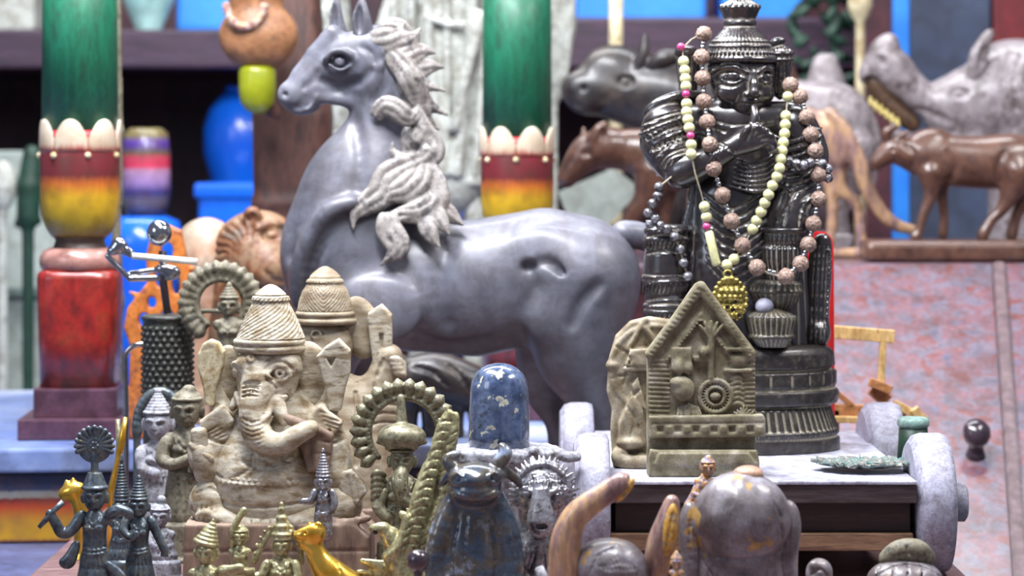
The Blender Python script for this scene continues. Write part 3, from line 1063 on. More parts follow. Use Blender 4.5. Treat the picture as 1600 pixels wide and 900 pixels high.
sc.etch([(590, 60), (600, 84), (596, 108)], 4, 'u', k=5, n=4)
sc.etch([(566, 74), (582, 84), (588, 100)], 3, k=4, n=4)
sc.etch([(498, 112), (490, 126), (476, 138)], 3.4, k=6, n=3)
sc.etch([(452, 166), (468, 169), (484, 163), (492, 152)], 2.4, k=2, n=4)
sc.etch([(640, 520), (700, 540), (770, 530)], 8, k=20, off=-4, n=3)
sc.etch([(700, 380), (690, 440), (700, 500)], 8, k=24, off=-5, n=3)
horse = sc.build('body', M['horse'], t, HY, smooth=3)
sc = S(2)
sc.ell((533, 98, -33), (9, 8, 7), k=2)
sc.torus((533, 98, -39), 4, 1.4, 'z')
sc.build('eye', M['horse'], t, HY)
for nm, pts, cut in (('ear', [(570, 62, -14, 15), (566, 30, -18, 14), (567, -2, -18, 3)], (562, 30, -27)), ('ear', [(530, 56, 12, 12), (524, 24, 12, 10), (527, -8, 12, 2.5)], (521, 26, 3))):
    sc = S(2)
    sc.smoothpath([p[:3] + (p[3],) for p in pts], k=2, flat=1.5)
    sc.ell(cut, (7, 26, 10), k=3, m='s', rot=3)
    sc.build(nm, M['horse'], t, HY)


def lock(sc, pts, w, n=3, flat=1.1):
    w = w * 1.28
    """one tapering strand bundle: pts = (px, py, depth)"""
    q = spline(pts, 5)
    N = len(q) - 1
    for j in range(n):
        off = (j - (n - 1) / 2) * w * .62
        out = []
        for i, p in enumerate(q):
            a, b = q[max(i - 1, 0)], q[min(i + 1, N)]
            dx, dy = b[0] - a[0], b[1] - a[1]
            l = math.hypot(dx, dy) + 1e-6
            f = i / N
            e = (.75 + .5 * math.sin(math.pi * min(f * 1.15, 1))) * (1 - f ** 3)
            out.append((p[0] - dy / l * off * e, p[1] + dx / l * off * e, p[2] - (2 if j == n // 2 else 0), max(w * .42 * e, 1.1)))
        sc.path(out, k=1.2, flat=flat)


mane = S(2.0)
for pts, w in (
        ([(578, 66, -18), (600, 66, -30), (622, 58, -30), (633, 37, -22)], 13),
        ([(596, 70, -20), (622, 70, -28), (645, 62, -24), (658, 44, -16)], 11),
        ([(606, 88, -24), (634, 92, -30), (660, 80, -22), (681, 84, -14)], 11),
        ([(616, 104, -24), (642, 112, -28), (672, 104, -20), (694, 106, -12)], 11),
        ([(608, 78, -30), (632, 108, -34), (656, 130, -28), (698, 143, -14)], 12),
        ([(630, 120, -28), (646, 142, -30), (666, 162, -24), (701, 181, -12)], 12),
        ([(640, 146, -26), (652, 168, -28), (664, 186, -22), (687, 203, -12)], 12),
        ([(640, 60, -10), (626, 44, -14), (604, 40, -16), (588, 48, -16)], 8),
        ([(626, 96, -32), (640, 120, -38), (654, 160, -34), (660, 200, -30)], 12)):
    lock(mane, pts, w)
# mane strand curling over the cheek of the neck
lock(mane, [(590, 182, -44), (604, 166, -50), (622, 172, -52), (640, 186, -48), (654, 172, -40), (650, 150, -34)], 10)
for pts, w in (
        ([(650, 176, -38), (662, 206, -40), (654, 220, -44), (664, 214, -40)], 10),
        ([(656, 190, -38), (674, 222, -40), (676, 240, -44), (652, 254, -48), (618, 240, -48), (616, 222, -46)], 12),
        ([(660, 196, -34), (680, 232, -36), (670, 256, -42), (640, 262, -46)], 9),
        ([(658, 252, -46), (640, 262, -56), (612, 278, -64), (602, 300, -70), (576, 318, -76), (559, 334, -80), (557, 356, -82)], 16),
        ([(660, 256, -46), (656, 276, -60), (636, 296, -70), (612, 304, -76), (604, 320, -80)], 14),
        ([(664, 254, -44), (678, 284, -52), (680, 316, -62), (654, 330, -74), (628, 330, -80), (600, 338, -84)], 14),
        ([(670, 276, -50), (650, 292, -62), (642, 312, -70), (650, 322, -74)], 12),
        ([(676, 296, -52), (672, 322, -66), (650, 336, -76), (612, 342, -86)], 12),
        ([(610, 334, -84), (612, 356, -90), (626, 380, -94), (618, 394, -96), (599, 411, -96)], 13),
        ([(676, 320, -62), (690, 342, -72), (704, 364, -80)], 9),
        ([(664, 336, -72), (674, 360, -82), (690, 384, -88)], 9),
        ([(682, 316, -52), (704, 334, -60), (726, 350, -66)], 9)):
    lock(mane, pts, w)
mane.ell((645, 292, -38), (34, 40, 26), k=8)
mane.ell((640, 230, -24), (22, 36, 18), k=8)
mane.build('mane', M['mane'], t, HY, smooth=1)
sc = S(4)
sc.smoothpath([(975, 366, 0, 22), (1010, 372, 10, 20), (1040, 400, 20, 16), (1050, 470, 24, 12), (1042, 560, 24, 7)], k=4)
sc.build('tail', M['horse'], t, HY, smooth=3)


# ================================================================ toy cart with its four thick wheels
CZ = .08
cart = thing('wooden_cart', 'flat wooden toy cart with four thick grey wheels, carrying the black statue', 'cart', Vector((.2, 2.18, 0)))
X0, X1, CY0, CY1 = .071, .3165, 2.0, 2.356
box('deck', X0, X1, CY0, CY1, CZ - .003, CZ, M['cart_top'], cart, .001)
box('deck_board', X0, X1 + .0005, CY0 + .0015, CY1, CZ - .0175, CZ - .0033, M['cart_edge'], cart, .001)
box('inner_box', X0 + .01, X1 - .003, CY0 + .014, CY1 - .012, CZ - .0415, CZ - .0178, M['cart_dark'], cart, .001)
box('base_board', X0 + .006, X1 - .002, CY0 + .006, CY1 - .006, CZ - .0555, CZ - .0418, M['cart_low'], cart, .001)


def wheel(cx, cy, th, r=.0558):
    bm = bmesh.new()
    n = 72
    prof = [(-th / 2, r * .3), (-th / 2, r * .86), (-th / 2 + .004, r * .965), (-th / 2 + .010, r), (th / 2 - .006, r), (th / 2 - .001, r * .97), (th / 2, r * .9), (th / 2, r * .3)]
    rings = [[bm.verts.new((cx + x, cy + q * math.cos(2 * math.pi * i / n), r + q * math.sin(2 * math.pi * i / n))) for i in range(n)] for x, q in prof]
    for a, b in zip(rings[:-1], rings[1:]):
        for i in range(n):
            bm.faces.new((a[i], a[(i + 1) % n], b[(i + 1) % n], b[i]))
    bm.faces.new(rings[0])
    bm.faces.new(rings[-1])
    o = bm_obj('wheel', bm, M['wheel'], cart, False)
    for f in o.data.polygons:
        f.use_smooth = abs(f.normal.x) < .5
    return o


for cx, cy, th in ((.3335, 2.054, .031), (.331, 2.30, .034), (.0635, 2.054, .028), (.0580, 2.30, .030)):
    w = wheel(cx, cy, th)
    sgn = 1 if cx > .2 else -1
    x0 = cx + sgn * th / 2
    pl = .0135 if sgn > 0 else .003
    tube('axle_peg', [(x0 - sgn * .012, cy, .0562), (x0 + sgn * pl, cy, .0562), (x0 + sgn * (pl + .002), cy, .0562)], [.0155, .0155, .0125], M['wheel'], w, n=28)



# ================================================================ black carved statue
KY = 2.222
kb = floor_py(KY, CZ)
K = thing('black_wood_statue', 'tall glossy black carved statue raising a finger to its lips, hung with beads', 'statue', P(1158, kb, KY))
ks = KY / FP
# pedestal
b = S(2.2)
b.lathe(1160, 0, [(536, 120), (541, 136), (550, 143), (571, 145)], dz=.66, k=1, flute=(70, 0))
b.lathe(1160, 0, [(570, 138), (577, 138)], dz=.66, k=1)
b.lathe(1160, 0, [(576, 147), (600, 147)], dz=.66, k=1)
b.lathe(1160, 0, [(600, 144), (606, 144)], dz=.66, k=1)
b.lathe(1160, 0, [(605, 149), (612, 151), (626, 149), (630, 140)], dz=.66, k=1)
b.lathe(1160, 0, [(628, 136), (634, 136)], dz=.66, k=1)
b.lathe(1160, 0, [(632, 138), (668, 151)], dz=.70, k=1, flute=(70, 4))
b.lathe(1160, 0, [(667, 151), (674, 151), (676, 147), (681, 147)], dz=.72, k=1)
b.lathe(1160, 0, [(680, 152), (kb, 152)], dz=.70, k=1)
for i in range(90):                                     # notched skirt under the top slab
    a = 2 * math.pi * i / 90
    if math.sin(a) < .35:
        b.path([(1160 + 147 * math.cos(a), 556, 97 * math.sin(a), 1.2), (1160 + 147 * math.cos(a), 572, 97 * math.sin(a), 3.2)], k=1, m='s')
for i in range(26):                                     # carved blocks of the second layer
    a = 2 * math.pi * (i + .5) / 26
    if math.sin(a) < .3:
        b.path([(1160 + 149 * math.cos(a), 577, 98 * math.sin(a), 3.4), (1160 + 149 * math.cos(a), 599, 98 * math.sin(a), 3.4)], k=1, m='s')
for x in range(1170, 1310, 5):
    b.etch([(x, 668), (x + 1, 674)], 1.4)
for y in (574, 603, 630):
    b.etch([(1170, y), (1240, y), (1290, y - 3), (1306, y - 6)], 1.6, n=3)
b.build('pedestal', M['ebony_top'], K, KY)

# crown and topknot
b = S(1.8)
b.lathe(1156, 0, [(-26, 3), (-18, 12), (-8, 16), (0, 19), (8, 33), (13, 34)], flute=(22, 3.5))
b.lathe(1156, 0, [(13, 33), (27, 27), (31, 24)], flute=(8, 1.5))
b.lathe(1156, 0, [(30, 22), (34, 26), (39, 27), (43, 22)])
b.lathe(1156, 0, [(40, 22), (50, 34), (60, 43), (72, 50), (84, 53), (90, 54)], flute=(44, 1.6))
b.torus((1156, 74, 0), 50.5, 1.8, dz=1)
b.torus((1156, 66, 0), 47.5, 1.4, dz=1)
for i in range(48):
    a = 2 * math.pi * i / 48
    b.ell((1156 + 55 * math.cos(a), 85, 55 * math.sin(a)), (2.6, 4.5, 2.6), k=1)
b.torus((1158, 94, 0), 53.5, 4.6)
b.build('crown', M['ebony'], K, KY)

# head
b = S(1.6)
b.lathe(1158, 4, [(92, 51), (112, 52), (124, 51)], k=4)
b.ell((1158, 122, 2), (51, 44, 50), k=8)
b.ell((1160, 148, -4), (41, 38, 42), k=16)
b.ell((1164, 172, -20), (19, 13, 18), k=12)                  # chin
b.path([(1156, 160, 8, 30), (1154, 210, 8, 31)], k=10)       # neck
FD = lambda x, y: -math.sqrt(max(0, 1 - ((x - 1160) / 49.0) ** 2 - ((y - 128) / 62.0) ** 2)) * 50 + 1
def on(x, y, d=0):
    return (x, y, FD(x, y) + d)
b.ell(on(1140, 122, 3), (18, 9, 8), k=5, m='s')
b.ell(on(1193, 122, 5), (12, 9, 8), k=5, m='s')
b.ell(on(1140, 123, 4), (14, 6.5, 6), k=2)
b.ell(on(1193, 124, 6), (10, 6.5, 6), k=2)
b.path([on(1172, 116, 0) + (4,), on(1173, 134, -4) + (6,), on(1173, 146, -9) + (8.5,)], k=4)         # nose
b.ell(on(1163, 149, -3), (5, 4, 5), k=2)
b.ell(on(1182, 149, -2), (5, 4, 5), k=2)
b.smoothpath([on(1152, 161, 1) + (1.6,), on(1163, 158, -2) + (3,), on(1170, 160, -3) + (2.6,), on(1178, 158, -2) + (3,), on(1187, 161, 1) + (1.6,)], k=2)
b.smoothpath([on(1155, 165, 1) + (1.6,), on(1170, 168, -2) + (3.6,), on(1184, 165, 1) + (1.6,)], k=2)
b.ell(on(1132, 146, 3), (17, 15, 12), k=10)
b.ell(on(1197, 146, 7), (11, 14, 11), k=10)
for a in range(5):                                          # forehead mark: a fan of petals
    th = math.radians(-56 + 28 * a)
    x, y = 1172 + 12 * math.sin(th), 112 - 12 * math.cos(th)
    b.ell((x, y, FD(x, y) - 1.0), (3.0, 8.5, 3), k=1.5, rot=-math.degrees(th) * 1.0)
b.torus((1158, 103, 2), 51, 1.8)
b.etch([(1110, 116), (1126, 107), (1146, 107), (1164, 116)], 2.4, 'u', k=2, n=4)
b.etch([(1180, 116), (1192, 107), (1206, 114)], 2.2, 'u', k=2, n=4)
b.etch([(1112, 109), (1128, 101), (1148, 101), (1164, 109)], 1.4, n=4)
b.etch([(1122, 124), (1132, 118), (1146, 118), (1158, 125)], 1.6, 'u', n=4)
b.etch([(1124, 127), (1140, 132), (1157, 127)], 1.5, 'u', n=4)
b.etch([(1182, 125), (1192, 118), (1204, 123)], 1.5, 'u', n=4)
b.etch([(1183, 128), (1193, 132), (1204, 127)], 1.4, 'u', n=4)
b.etch([(1122, 134), (1140, 137), (1156, 131)], 1.2, n=3)
b.etch([(1150, 163), (1170, 164), (1188, 163)], 1.4, n=3)
b.etch([(1150, 150), (1146, 160)], 1.2)
b.build('head', M['ebony'], K, KY)

# hair buns beside the head
b = S(2)
b.lathe(1220, 12, [(70, 10), (76, 20), (84, 22), (92, 21), (100, 20), (130, 16), (150, 10), (156, 4)], flute=(14, 2))
b.torus((1220, 84, 12), 21, 3)
b.torus((1220, 94, 12), 20.5, 2)
b.smoothpath([(1202, 76, 6, 5), (1212, 66, 4, 6), (1224, 63, 6, 4)], k=3)
for i in range(5):
    b.etch([(1206 + i * 7, 104), (1208 + i * 6, 144)], 1.5)
b.build('hair_bun', M['ebony'], K, KY)
b = S(2)
b.lathe(1076, 12, [(74, 10), (80, 19), (90, 21), (100, 20), (140, 15), (160, 9)], flute=(14, 2))
b.torus((1076, 84, 12), 21, 3)
b.smoothpath([(1058, 84, 0, 4), (1066, 76, -4, 5), (1084, 78, -8, 4)], k=3)
b.smoothpath([(1066, 144, 0, 3), (1080, 150, -10, 5), (1100, 146, -14, 3)], k=3)
b.build('hair_bun', M['ebony'], K, KY)

# torso, arms
b = S(2.0)
b.path([(1150, 205, 6, 62), (1152, 260, 6, 68), (1150, 310, 4, 76), (1150, 420, 6, 92), (1152, 530, 6, 96)], k=12, flat=1.35)
b.ell((1080, 200, 0), (34, 28, 30), k=14)
b.ell((1222, 200, 4), (34, 30, 28), k=14)
b.path([(1070, 180, 0, 26), (1154, 190, 0, 32), (1232, 184, 0, 26)], k=12)
# left-hand arm folded up, hand with one finger at the lips
b.smoothpath([(1054, 200, 0, 26), (1044, 226, -10, 26), (1056, 258, -38, 22), (1062, 268, -50, 22)], k=8)
b.smoothpath([(1062, 268, -50, 27), (1100, 252, -66, 21), (1136, 232, -76, 15), (1152, 218, -78, 12)], k=6)
b.ell((1168, 212, -78), (22, 17, 13), k=6, rot=20)
for i in range(9):
    b.etch([(1094 + i, 300 + i * 14), (1140, 326 + i * 15), (1196 - i, 296 + i * 15)], 1.6, n=3)
for x in (1066, 1076, 1086, 1240, 1250):
    b.etch([(x, 290), (x - 4, 360), (x - 8, 440)], 2, n=2)
b.etch([(1090, 214), (1120, 224), (1150, 250)], 1.8, n=3)
b.etch([(1086, 190), (1130, 206), (1210, 200)], 1.6, n=3)
b.etch([(1100, 182), (1140, 196), (1206, 190)], 1.6, n=3)
b.build('torso', M['ebony'], K, KY, smooth=1)
b = S(1.5)
b.smoothpath([(1166, 214, -84, 7), (1170, 196, -86, 6.4), (1172, 180, -82, 5.4), (1171, 168, -74, 4)], k=2)     # pointing finger
for i, (x, y) in enumerate(((1178, 200), (1187, 205), (1194, 212), (1197, 221))):
    b.smoothpath([(1160 + i * 4, 216 + i * 3, -80, 5.6), (x - 4, y, -92, 5.4), (x + 3, y + 8, -88, 5), (x - 4, y + 16, -84, 4.4)], k=1.5)
b.smoothpath([(1150, 220, -84, 6), (1158, 206, -90, 5.4), (1164, 198, -90, 4)], k=2)
b.path([(1140, 232, -78, 13), (1172, 222, -78, 15)], k=6)
for i in range(4):
    x, y = 1126 - i * 7, 236 + i * 3.5
    b.torus((x, y, -74), 15.5 + i, 2.2, axis='y', rot=62)
b.build('hand', M['ebony'], K, KY)
# puffed sleeves with carved bands
b = S(1.7)
b.smoothpath([(1044, 198, -8, 40), (1038, 226, -20, 38), (1054, 254, -40, 31)], k=6)
b.smoothpath([(1010, 176, -14, 7), (1030, 162, -20, 9), (1062, 150, -18, 8), (1094, 148, -12, 5)], k=4)
for i in range(11):
    x = 1010 + i * 7.6
    b.line([(x, 172 - i * 1.7, -48 + abs(i - 5) * 3), (x - 1, 186 - i, -54 + abs(i - 5) * 3)], r=2)
for o_, r_ in ((0, 2.4), (16, 2.2), (34, 2.4), (44, 2.0), (56, 2.6)):
    x, y = 1030 + o_ * .34, 196 + o_ * 1.18
    b.torus((x + 4, y, -20), 39 - o_ * .17, r_, axis='y', rot=22, k=1)
b.ell((1056, 252, -38), (33, 26, 30), k=8, rot=20)
for o_ in (0, 8, 22, 38, 46, 58, 64):                     # bands running round the sleeve
    b.etch([(1000 + o_ * .5, 196 + o_ * 1.05), (1030 + o_ * .2, 184 + o_), (1060, 176 + o_), (1086, 178 + o_ * .9)], 2.3, n=4)
    b.etch([(1000 + o_ * .5, 199.5 + o_ * 1.05), (1030 + o_ * .2, 187.5 + o_), (1060, 179.5 + o_), (1086, 181.5 + o_ * .9)], 1.6, 'u', n=4)
for i in range(9):
    x, y = 1012 + i * 8, 238 - i * 3.2
    b.etch([(x, y), (x + 4, y - 8), (x + 8, y - 2)], 1.9)
for i in range(8):
    x, y = 1004 + i * 9, 212 - i * 3.5
    b.etch([(x, y), (x + 5, y + 7)], 1.8)
for i in range(7):
    b.etch([(1028 + i * 6, 262 + i * 2), (1034 + i * 7, 248 - i)], 1.3)
b.build('sleeve', M['ebony'], K, KY)
b = S(1.8)
b.smoothpath([(1240, 200, -10, 36), (1262, 240, -14, 30), (1256, 270, -22, 28)], k=6, flat=1.1)
b.smoothpath([(1254, 272, -26, 24), (1240, 310, -40, 28), (1228, 350, -50, 35)], k=4, flat=1.25)
b.smoothpath([(1262, 306, -58, 3), (1248, 318, -66, 3), (1242, 344, -70, 2)], k=2)
b.smoothpath([(1272, 310, -50, 3), (1258, 326, -62, 3), (1256, 348, -66, 2)], k=2)
b.smoothpath([(1228, 296, -62, 3), (1224, 320, -70, 3), (1212, 348, -74, 2)], k=2)
for i in range(7):
    b.smoothpath([(1204, 212 + i * 12, -52, 2), (1226, 222 + i * 12, -56, 3.2), (1254, 214 + i * 12, -48, 3), (1280, 200 + i * 12, -30, 2)], k=2)
for i in range(7):
    b.etch([(1204, 219 + i * 12), (1226, 229 + i * 12), (1254, 221 + i * 12), (1280, 207 + i * 12)], 1.5, n=3)
b.etch([(1236, 300), (1222, 322), (1216, 350)], 2, n=3)
b.etch([(1256, 306), (1244, 326), (1240, 352)], 2, n=3)
b.build('draped_sleeve', M['ebony'], K, KY)
b = S(1.7)
b.lathe(1220, -50, [(354, 37), (358, 38), (362, 36)], k=1)
b.lathe(1220, -50, [(361, 31), (366, 33), (374, 33), (380, 30)], k=1, flute=(26, 2))
b.lathe(1218, -50, [(380, 28), (386, 34), (400, 34), (424, 29), (436, 26), (442, 18)], k=1, flute=(22, 4))
b.build('bracelet_cuff', M['ebony'], K, KY)
# folded drapes over the chest
b = S(1.6)
for i in range(7):
    b.smoothpath([(1146 - i * 2, 248 + i * 7, -60, 1.6), (1170, 256 + i * 7, -68, 2.6), (1194, 248 + i * 8, -64, 2.8), (1216 - i * 1.5, 226 + i * 10, -52, 2)], k=1)
b.ell((1200, 262, -52), (10, 10, 8), k=2)
for i in range(6):
    a = i * math.pi / 3
    b.ell((1200 + 9 * math.cos(a), 262 + 9 * math.sin(a), -58), (4, 4, 3), k=1)
b.build('chest_folds', M['ebony'], K, KY)

# knee column with anklet rings, left; long hanging sash, right; skirt flutes
b = S(2.0)
b.lathe(1040, -22, [(350, 24), (356, 33), (376, 34), (384, 31), (392, 34), (426, 37), (440, 33), (470, 34), (490, 32), (498, 36), (541, 36)], k=2)
for y, r in ((360, 34), (372, 34), (432, 37), (438, 36), (476, 35), (484, 34)):
    b.torus((1040, y, -22), r, 2.6, k=1)
for y0, y1, r in ((374, 388, 35), (442, 456, 36), (486, 500, 35)):
    for i in range(15):
        a = math.pi * (1 + (i + .5) / 15)
        b.path([(1040 + r * math.cos(a), y0, -22 + r * math.sin(a), 2.6), (1036 + (r - 2) * math.cos(a), y1, -22 + (r - 2) * math.sin(a), 1.4)], k=1)
for y in (358, 366, 392, 434, 464, 472, 504, 512):
    b.etch([(1008, y + 4), (1024, y), (1040, y - 1), (1056, y), (1072, y + 4)], 1.5, n=3)
b.build('ringed_leg', M['ebony'], K, KY)
b = S(2.0)
b.smoothpath([(1284, 378, -6, 14), (1278, 430, -8, 20), (1276, 480, -8, 18), (1272, 524, -8, 22)], k=3, flat=1.2)
for i in range(12):
    b.ell((1293 - i * .4, 392 + i * 9, -16), (5, 4, 8), k=1)
b.ell((1278, 520, -10), (18, 20, 24), k=6)
for x in (1268, 1275, 1282, 1288):
    b.etch([(x + 4, 384), (x, 440), (x - 2, 500), (x - 4, 534)], 1.5, n=3)
b.build('sash', M['ebony'], K, KY)
b = S(2.4)
b.lathe(1158, 0, [(300, 80), (340, 92), (420, 108), (500, 112), (541, 112)], flute=(30, 6), dz=.52)
for i in range(12):
    b.etch([(1080 + i * 13, 440), (1074 + i * 14, 500), (1072 + i * 14.5, 538)], 2, n=2)
b.build('skirt', M['ebony'], K, KY)
b = S(1.8)
b.lathe(1206, -60, [(434, 30), (440, 41), (450, 42), (456, 39), (470, 34), (484, 22)], k=1, flute=(24, 3), dz=.8)
b.torus((1206, 452, -60), 40, 2.4, dz=.8, k=1)
b.build('waist_tassel', M['ebony_dry'], K, KY)

# small fluted pot standing on the pedestal
JY = KY - 78 * ks
t = thing('fluted_pot', 'small dusty fluted black pot with a grey ball on its lid', 'pot', P(1204, 545, JY))
prof_b = (KY - JY) / ks
jb = HZ + (CAMZ - (CAMZ - (536.5 - HZ) * KY / FP)) * FP / JY
t.location = P(1204, jb, JY)
b = S(1.6)
b.lathe(1206, 0, [(482, 12), (488, 30), (494, 40), (500, 41), (520, 36), (526, 33)], k=1, flute=(26, 3.5), dz=.8)
b.torus((1206, 526, 0), 34, 3, dz=.8)
b.lathe(1206, 0, [(527, 35), (jb, 24)], k=1, flute=(26, 3.5), dz=.8)
b.build('pot_body', M['ebony_dry'], t, JY)
b = S(1.5)
b.ell((1194, 479, -6), (14.5, 14, 14.5))
b.build('ball_knob', M['wheel'], t, JY)

# red board standing behind the statue
RY = 2.345
rb = floor_py(RY, CZ)
t = thing('red_board', 'bright red lacquered board with a round top standing behind the black statue', 'board', P(1230, rb, RY))
prism('board_body', [(1140, rb), (1140, 400), (1160, 366)] + [(1275, 361), (1290, 363), (1299, 372), (1302, 388), (1304, rb)], RY, -8, 8, M['red'], t, bevel=2)


# ---------------------------------------------------------------- beads hung on the statue
def bead_mesh(r, seg=18, bumpy=0.0):
    bm = bmesh.new()
    bmesh.ops.create_uvsphere(bm, u_segments=seg, v_segments=seg // 2 + 2, radius=r)
    if bumpy:
        for v in bm.verts:
            d = v.co.normalized()
            v.co = d * r * (1 + bumpy * (math.sin(9 * d.x + 3) * math.sin(11 * d.y + 1) * math.sin(10 * d.z + 2)) * 1.6 + bumpy * .5 * math.sin(23 * d.x) * math.sin(21 * d.z))
    me = bpy.data.meshes.new('bead')
    bm.to_mesh(me)
    bm.free()
    me.polygons.foreach_set('use_smooth', [True] * len(me.polygons))
    return me


def strand(root, beads, me, nm='bead'):
    first = None
    for px, py, Y in beads:
        o = bpy.data.objects.new(nm, me)
        COL.objects.link(o)
        o.parent = root
        o.location = P(px, py, Y) - root.location
        o.rotation_euler = (random.random() * 3, random.random() * 3, random.random() * 3)


def yk(d):
    return KY + d * ks


seedpts = [(1100, 53, -30), (1096, 89, -40), (1098, 122, -40), (1100, 159, -44), (1105, 191, -54), (1109, 226, -84), (1115, 263, -84), (1129, 305, -84), (1143, 345, -86), (1160, 383, -86), (1183, 418, -98),
           (1228, 432, -104), (1251, 412, -92), (1263, 382, -84), (1271, 350, -78), (1279, 311, -66), (1279, 273, -60), (1274, 236, -52), (1267, 210, -48), (1261, 183, -46), (1250, 151, -36), (1235, 133, -32)]
t = thing('seed_necklace', 'long loop of rough brown seed beads hung round the black statue', 'necklace', P(1100, 53, yk(-30)))
me = bead_mesh(12.4 * ks, 30, .07)
me.materials.append(M['seed'])
strand(t, [(x, y, yk(d)) for x, y, d in seedpts], me)
tube('cord', [P(x, y, yk(d)) for x, y, d in spline(seedpts, 3)], .0011, M['string'], t, n=6)
sm = bead_mesh(4.2 * ks, 14)
sm.materials.append(M['steel'])
q = []
for a, c in zip(seedpts[:-1], seedpts[1:]):
    for f in (.42, .58):
        q.append((a[0] + (c[0] - a[0]) * f, a[1] + (c[1] - a[1]) * f, yk(a[2] + (c[2] - a[2]) * f)))
strand(t, q, sm, 'spacer')

creamL = [(1068, 96), (1070, 110), (1071, 123), (1072, 135), (1073, 162), (1073, 175), (1075, 187), (1077, 200), (1080, 226), (1080, 241)]
creamL = [(x, y, -52 - i * 4.5) for i, (x, y) in enumerate(creamL)]
low = [(1101, 323, -84), (1104, 339, -84)]
right = [(1147, 405, -88), (1136, 414, -90), (1176, 358, -82), (1182, 345, -82), (1189, 331, -84), (1195, 317, -86), (1201, 304, -88), (1207, 290, -88), (1214, 276, -88), (1218, 263, -88), (1220, 249, -84), (1222, 236, -78), (1224, 223, -70), (1226, 209, -62), (1227, 195, -56), (1228, 181, -50), (1231, 151, -38)]
t = thing('cream_necklace', 'cream pearl necklace with pink beads and a brass pendant on the black statue', 'necklace', P(1068, 96, yk(-52)))
me = bead_mesh(8.6 * ks, 20)
me.materials.append(M['cream_bead'])
strand(t, [(x, y, yk(d)) for x, y, d in creamL + low + right], me)
me = bead_mesh(6.2 * ks, 16)
me.materials.append(M['pink_bead'])
strand(t, [(x, y, yk(d)) for x, y, d in ((1072, 147, -70), (1079, 212, -88), (1104, 354, -86), (1064, 73, -46))], me, 'pink_bead')
order = [(1100, 50, -24), (1080, 62, -30), (1066, 76, -44)] + creamL + [(1086, 270, -96), (1095, 300, -88)] + low + [(1107, 362, -86), (1118, 412, -90), (1130, 418, -92)] + [right[1], right[0], (1162, 384, -84)] + right[2:] + [(1234, 135, -30)]
tube('string', [P(x, y, yk(d)) for x, y, d in order], .0007, M['string'], t, n=6)
tube('tube_bead', [P(1107, 361, yk(-86)), P(1108, 364, yk(-86)), P(1119, 412, yk(-90)), P(1120, 415, yk(-90))], [.0028, .0038, .0038, .003], M['cream_bead'], t, n=16)
sc = S(1.2)
sc.lathe(0, 0, [(0, 1), (1, 1)])
sc = S(1.3)
sc.ell((1132, 462, -100), (26, 33, 4), k=0)
for i in range(22):
    a = 2 * math.pi * i / 22
    sc.ell((1132 + 25 * math.cos(a), 462 + 32 * math.sin(a), -100), (4, 4, 4), k=1)
for i in range(5):
    for j in range(6):
        x, y = 1116 + i * 8 + (j % 2) * 3, 440 + j * 9
        if ((x - 1132) / 22) ** 2 + ((y - 462) / 28) ** 2 < 1:
            sc.ell((x, y, -103), (3.4, 3.4, 4), k=1, m='u' if (i * 3 + j) % 3 else 's')
sc.torus((1129, 424, -98), 6, 2, 'z')
for x, y in ((1140, 466), (1136, 478), (1146, 486), (1128, 474), (1124, 488), (1138, 494)):
    sc.ell((x, y, -104), (3.4, 3, 14), k=.5, m='s')
sc.build('brass_pendant', M['pendant'], t, KY)
t = thing('silver_strand', 'short knotted grey bead strand at the black statue left knee', 'necklace', P(1030, 298, yk(-50)))
me = bead_mesh(7.5 * ks, 22, .1)
me.materials.append(M['pewter'])
pts = [(1030, 292, -58), (1028, 306, -58), (1020, 318, -58), (1013, 333, -58), (1024, 342, -60), (1016, 350, -58), (1032, 352, -62), (1042, 358, -64), (1054, 370, -66), (1063, 390, -66), (1068, 411, -66), (1075, 432, -68)]
strand(t, [(x, y, yk(d)) for x, y, d in pts], me)
tube('cord', [P(1052, 274, yk(-70))] + [P(x, y, yk(d)) for x, y, d in pts], .0008, M['string'], t, n=6)
t = thing('silver_strand', 'short grey bead strand across the black statue right elbow', 'necklace', P(1240, 250, yk(-60)))
pts = [(1232, 252, -68), (1244, 256, -70), (1256, 258, -68), (1266, 254, -66), (1285, 256, -62), (1294, 264, -58), (1294, 278, -56)]
strand(t, [(x, y, yk(d)) for x, y, d in pts], me)
tube('cord', [P(x, y, yk(d)) for x, y, d in pts], .0008, M['string'], t, n=6)

# ================================================================ carved shrine plaques in front
t = thing('gabled_plaque', 'carved grey-green stone plaque shaped like a gabled shrine house', 'plaque', P(1100, floor_py(2.04, CZ), 2.04))
pb = floor_py(2.04, CZ)
b = S(1.6)
b.poly([(1011, pb), (1011, 552), (1086, 444), (1094, 440), (1102, 444), (1178, 546), (1180, 640), (1180, pb)], -8, 20, r=2)
for s_ in (-1, 1):                                      # raised gable rims with slanting cuts
    xa, ya, xb, yb = 1094, 448, 1094 + s_ * 78, 552
    b.path([(xa, ya, -10, 9), (xb, yb, -10, 9)], k=2)
    b.path([(1094, 492, -8, 5), (1094 + s_ * 50, 558, -8, 5)], k=2)
    for i in range(16):
        f = (i + .5) / 16
        x, y = xa + (xb - xa) * f, ya + (yb - ya) * f
        b.line([(x - 7, y - 1, -19), (x + 7, y + 9 - 4, -19)], r=1.5)
    for i in range(14):
        f = (i + .5) / 14
        b.ell((1094 + s_ * 54 * f, 498 + 66 * f, -11), (3, 2, 4), k=1)
for i in range(13):                                     # ribbed side walls
    y = 562 + i * 7.2
    b.path([(1016, y, -8, 2.4), (1044, y + 1, -8, 2.4)], k=1)
    if i < 12:
        b.path([(1160, y, -8, 2.2), (1178, y, -8, 2.2)], k=1)
b.box((1064, 560, -10), (16, 18, 9), r=2)
b.box((1094, 560, -8), (12, 4, 8), r=2)
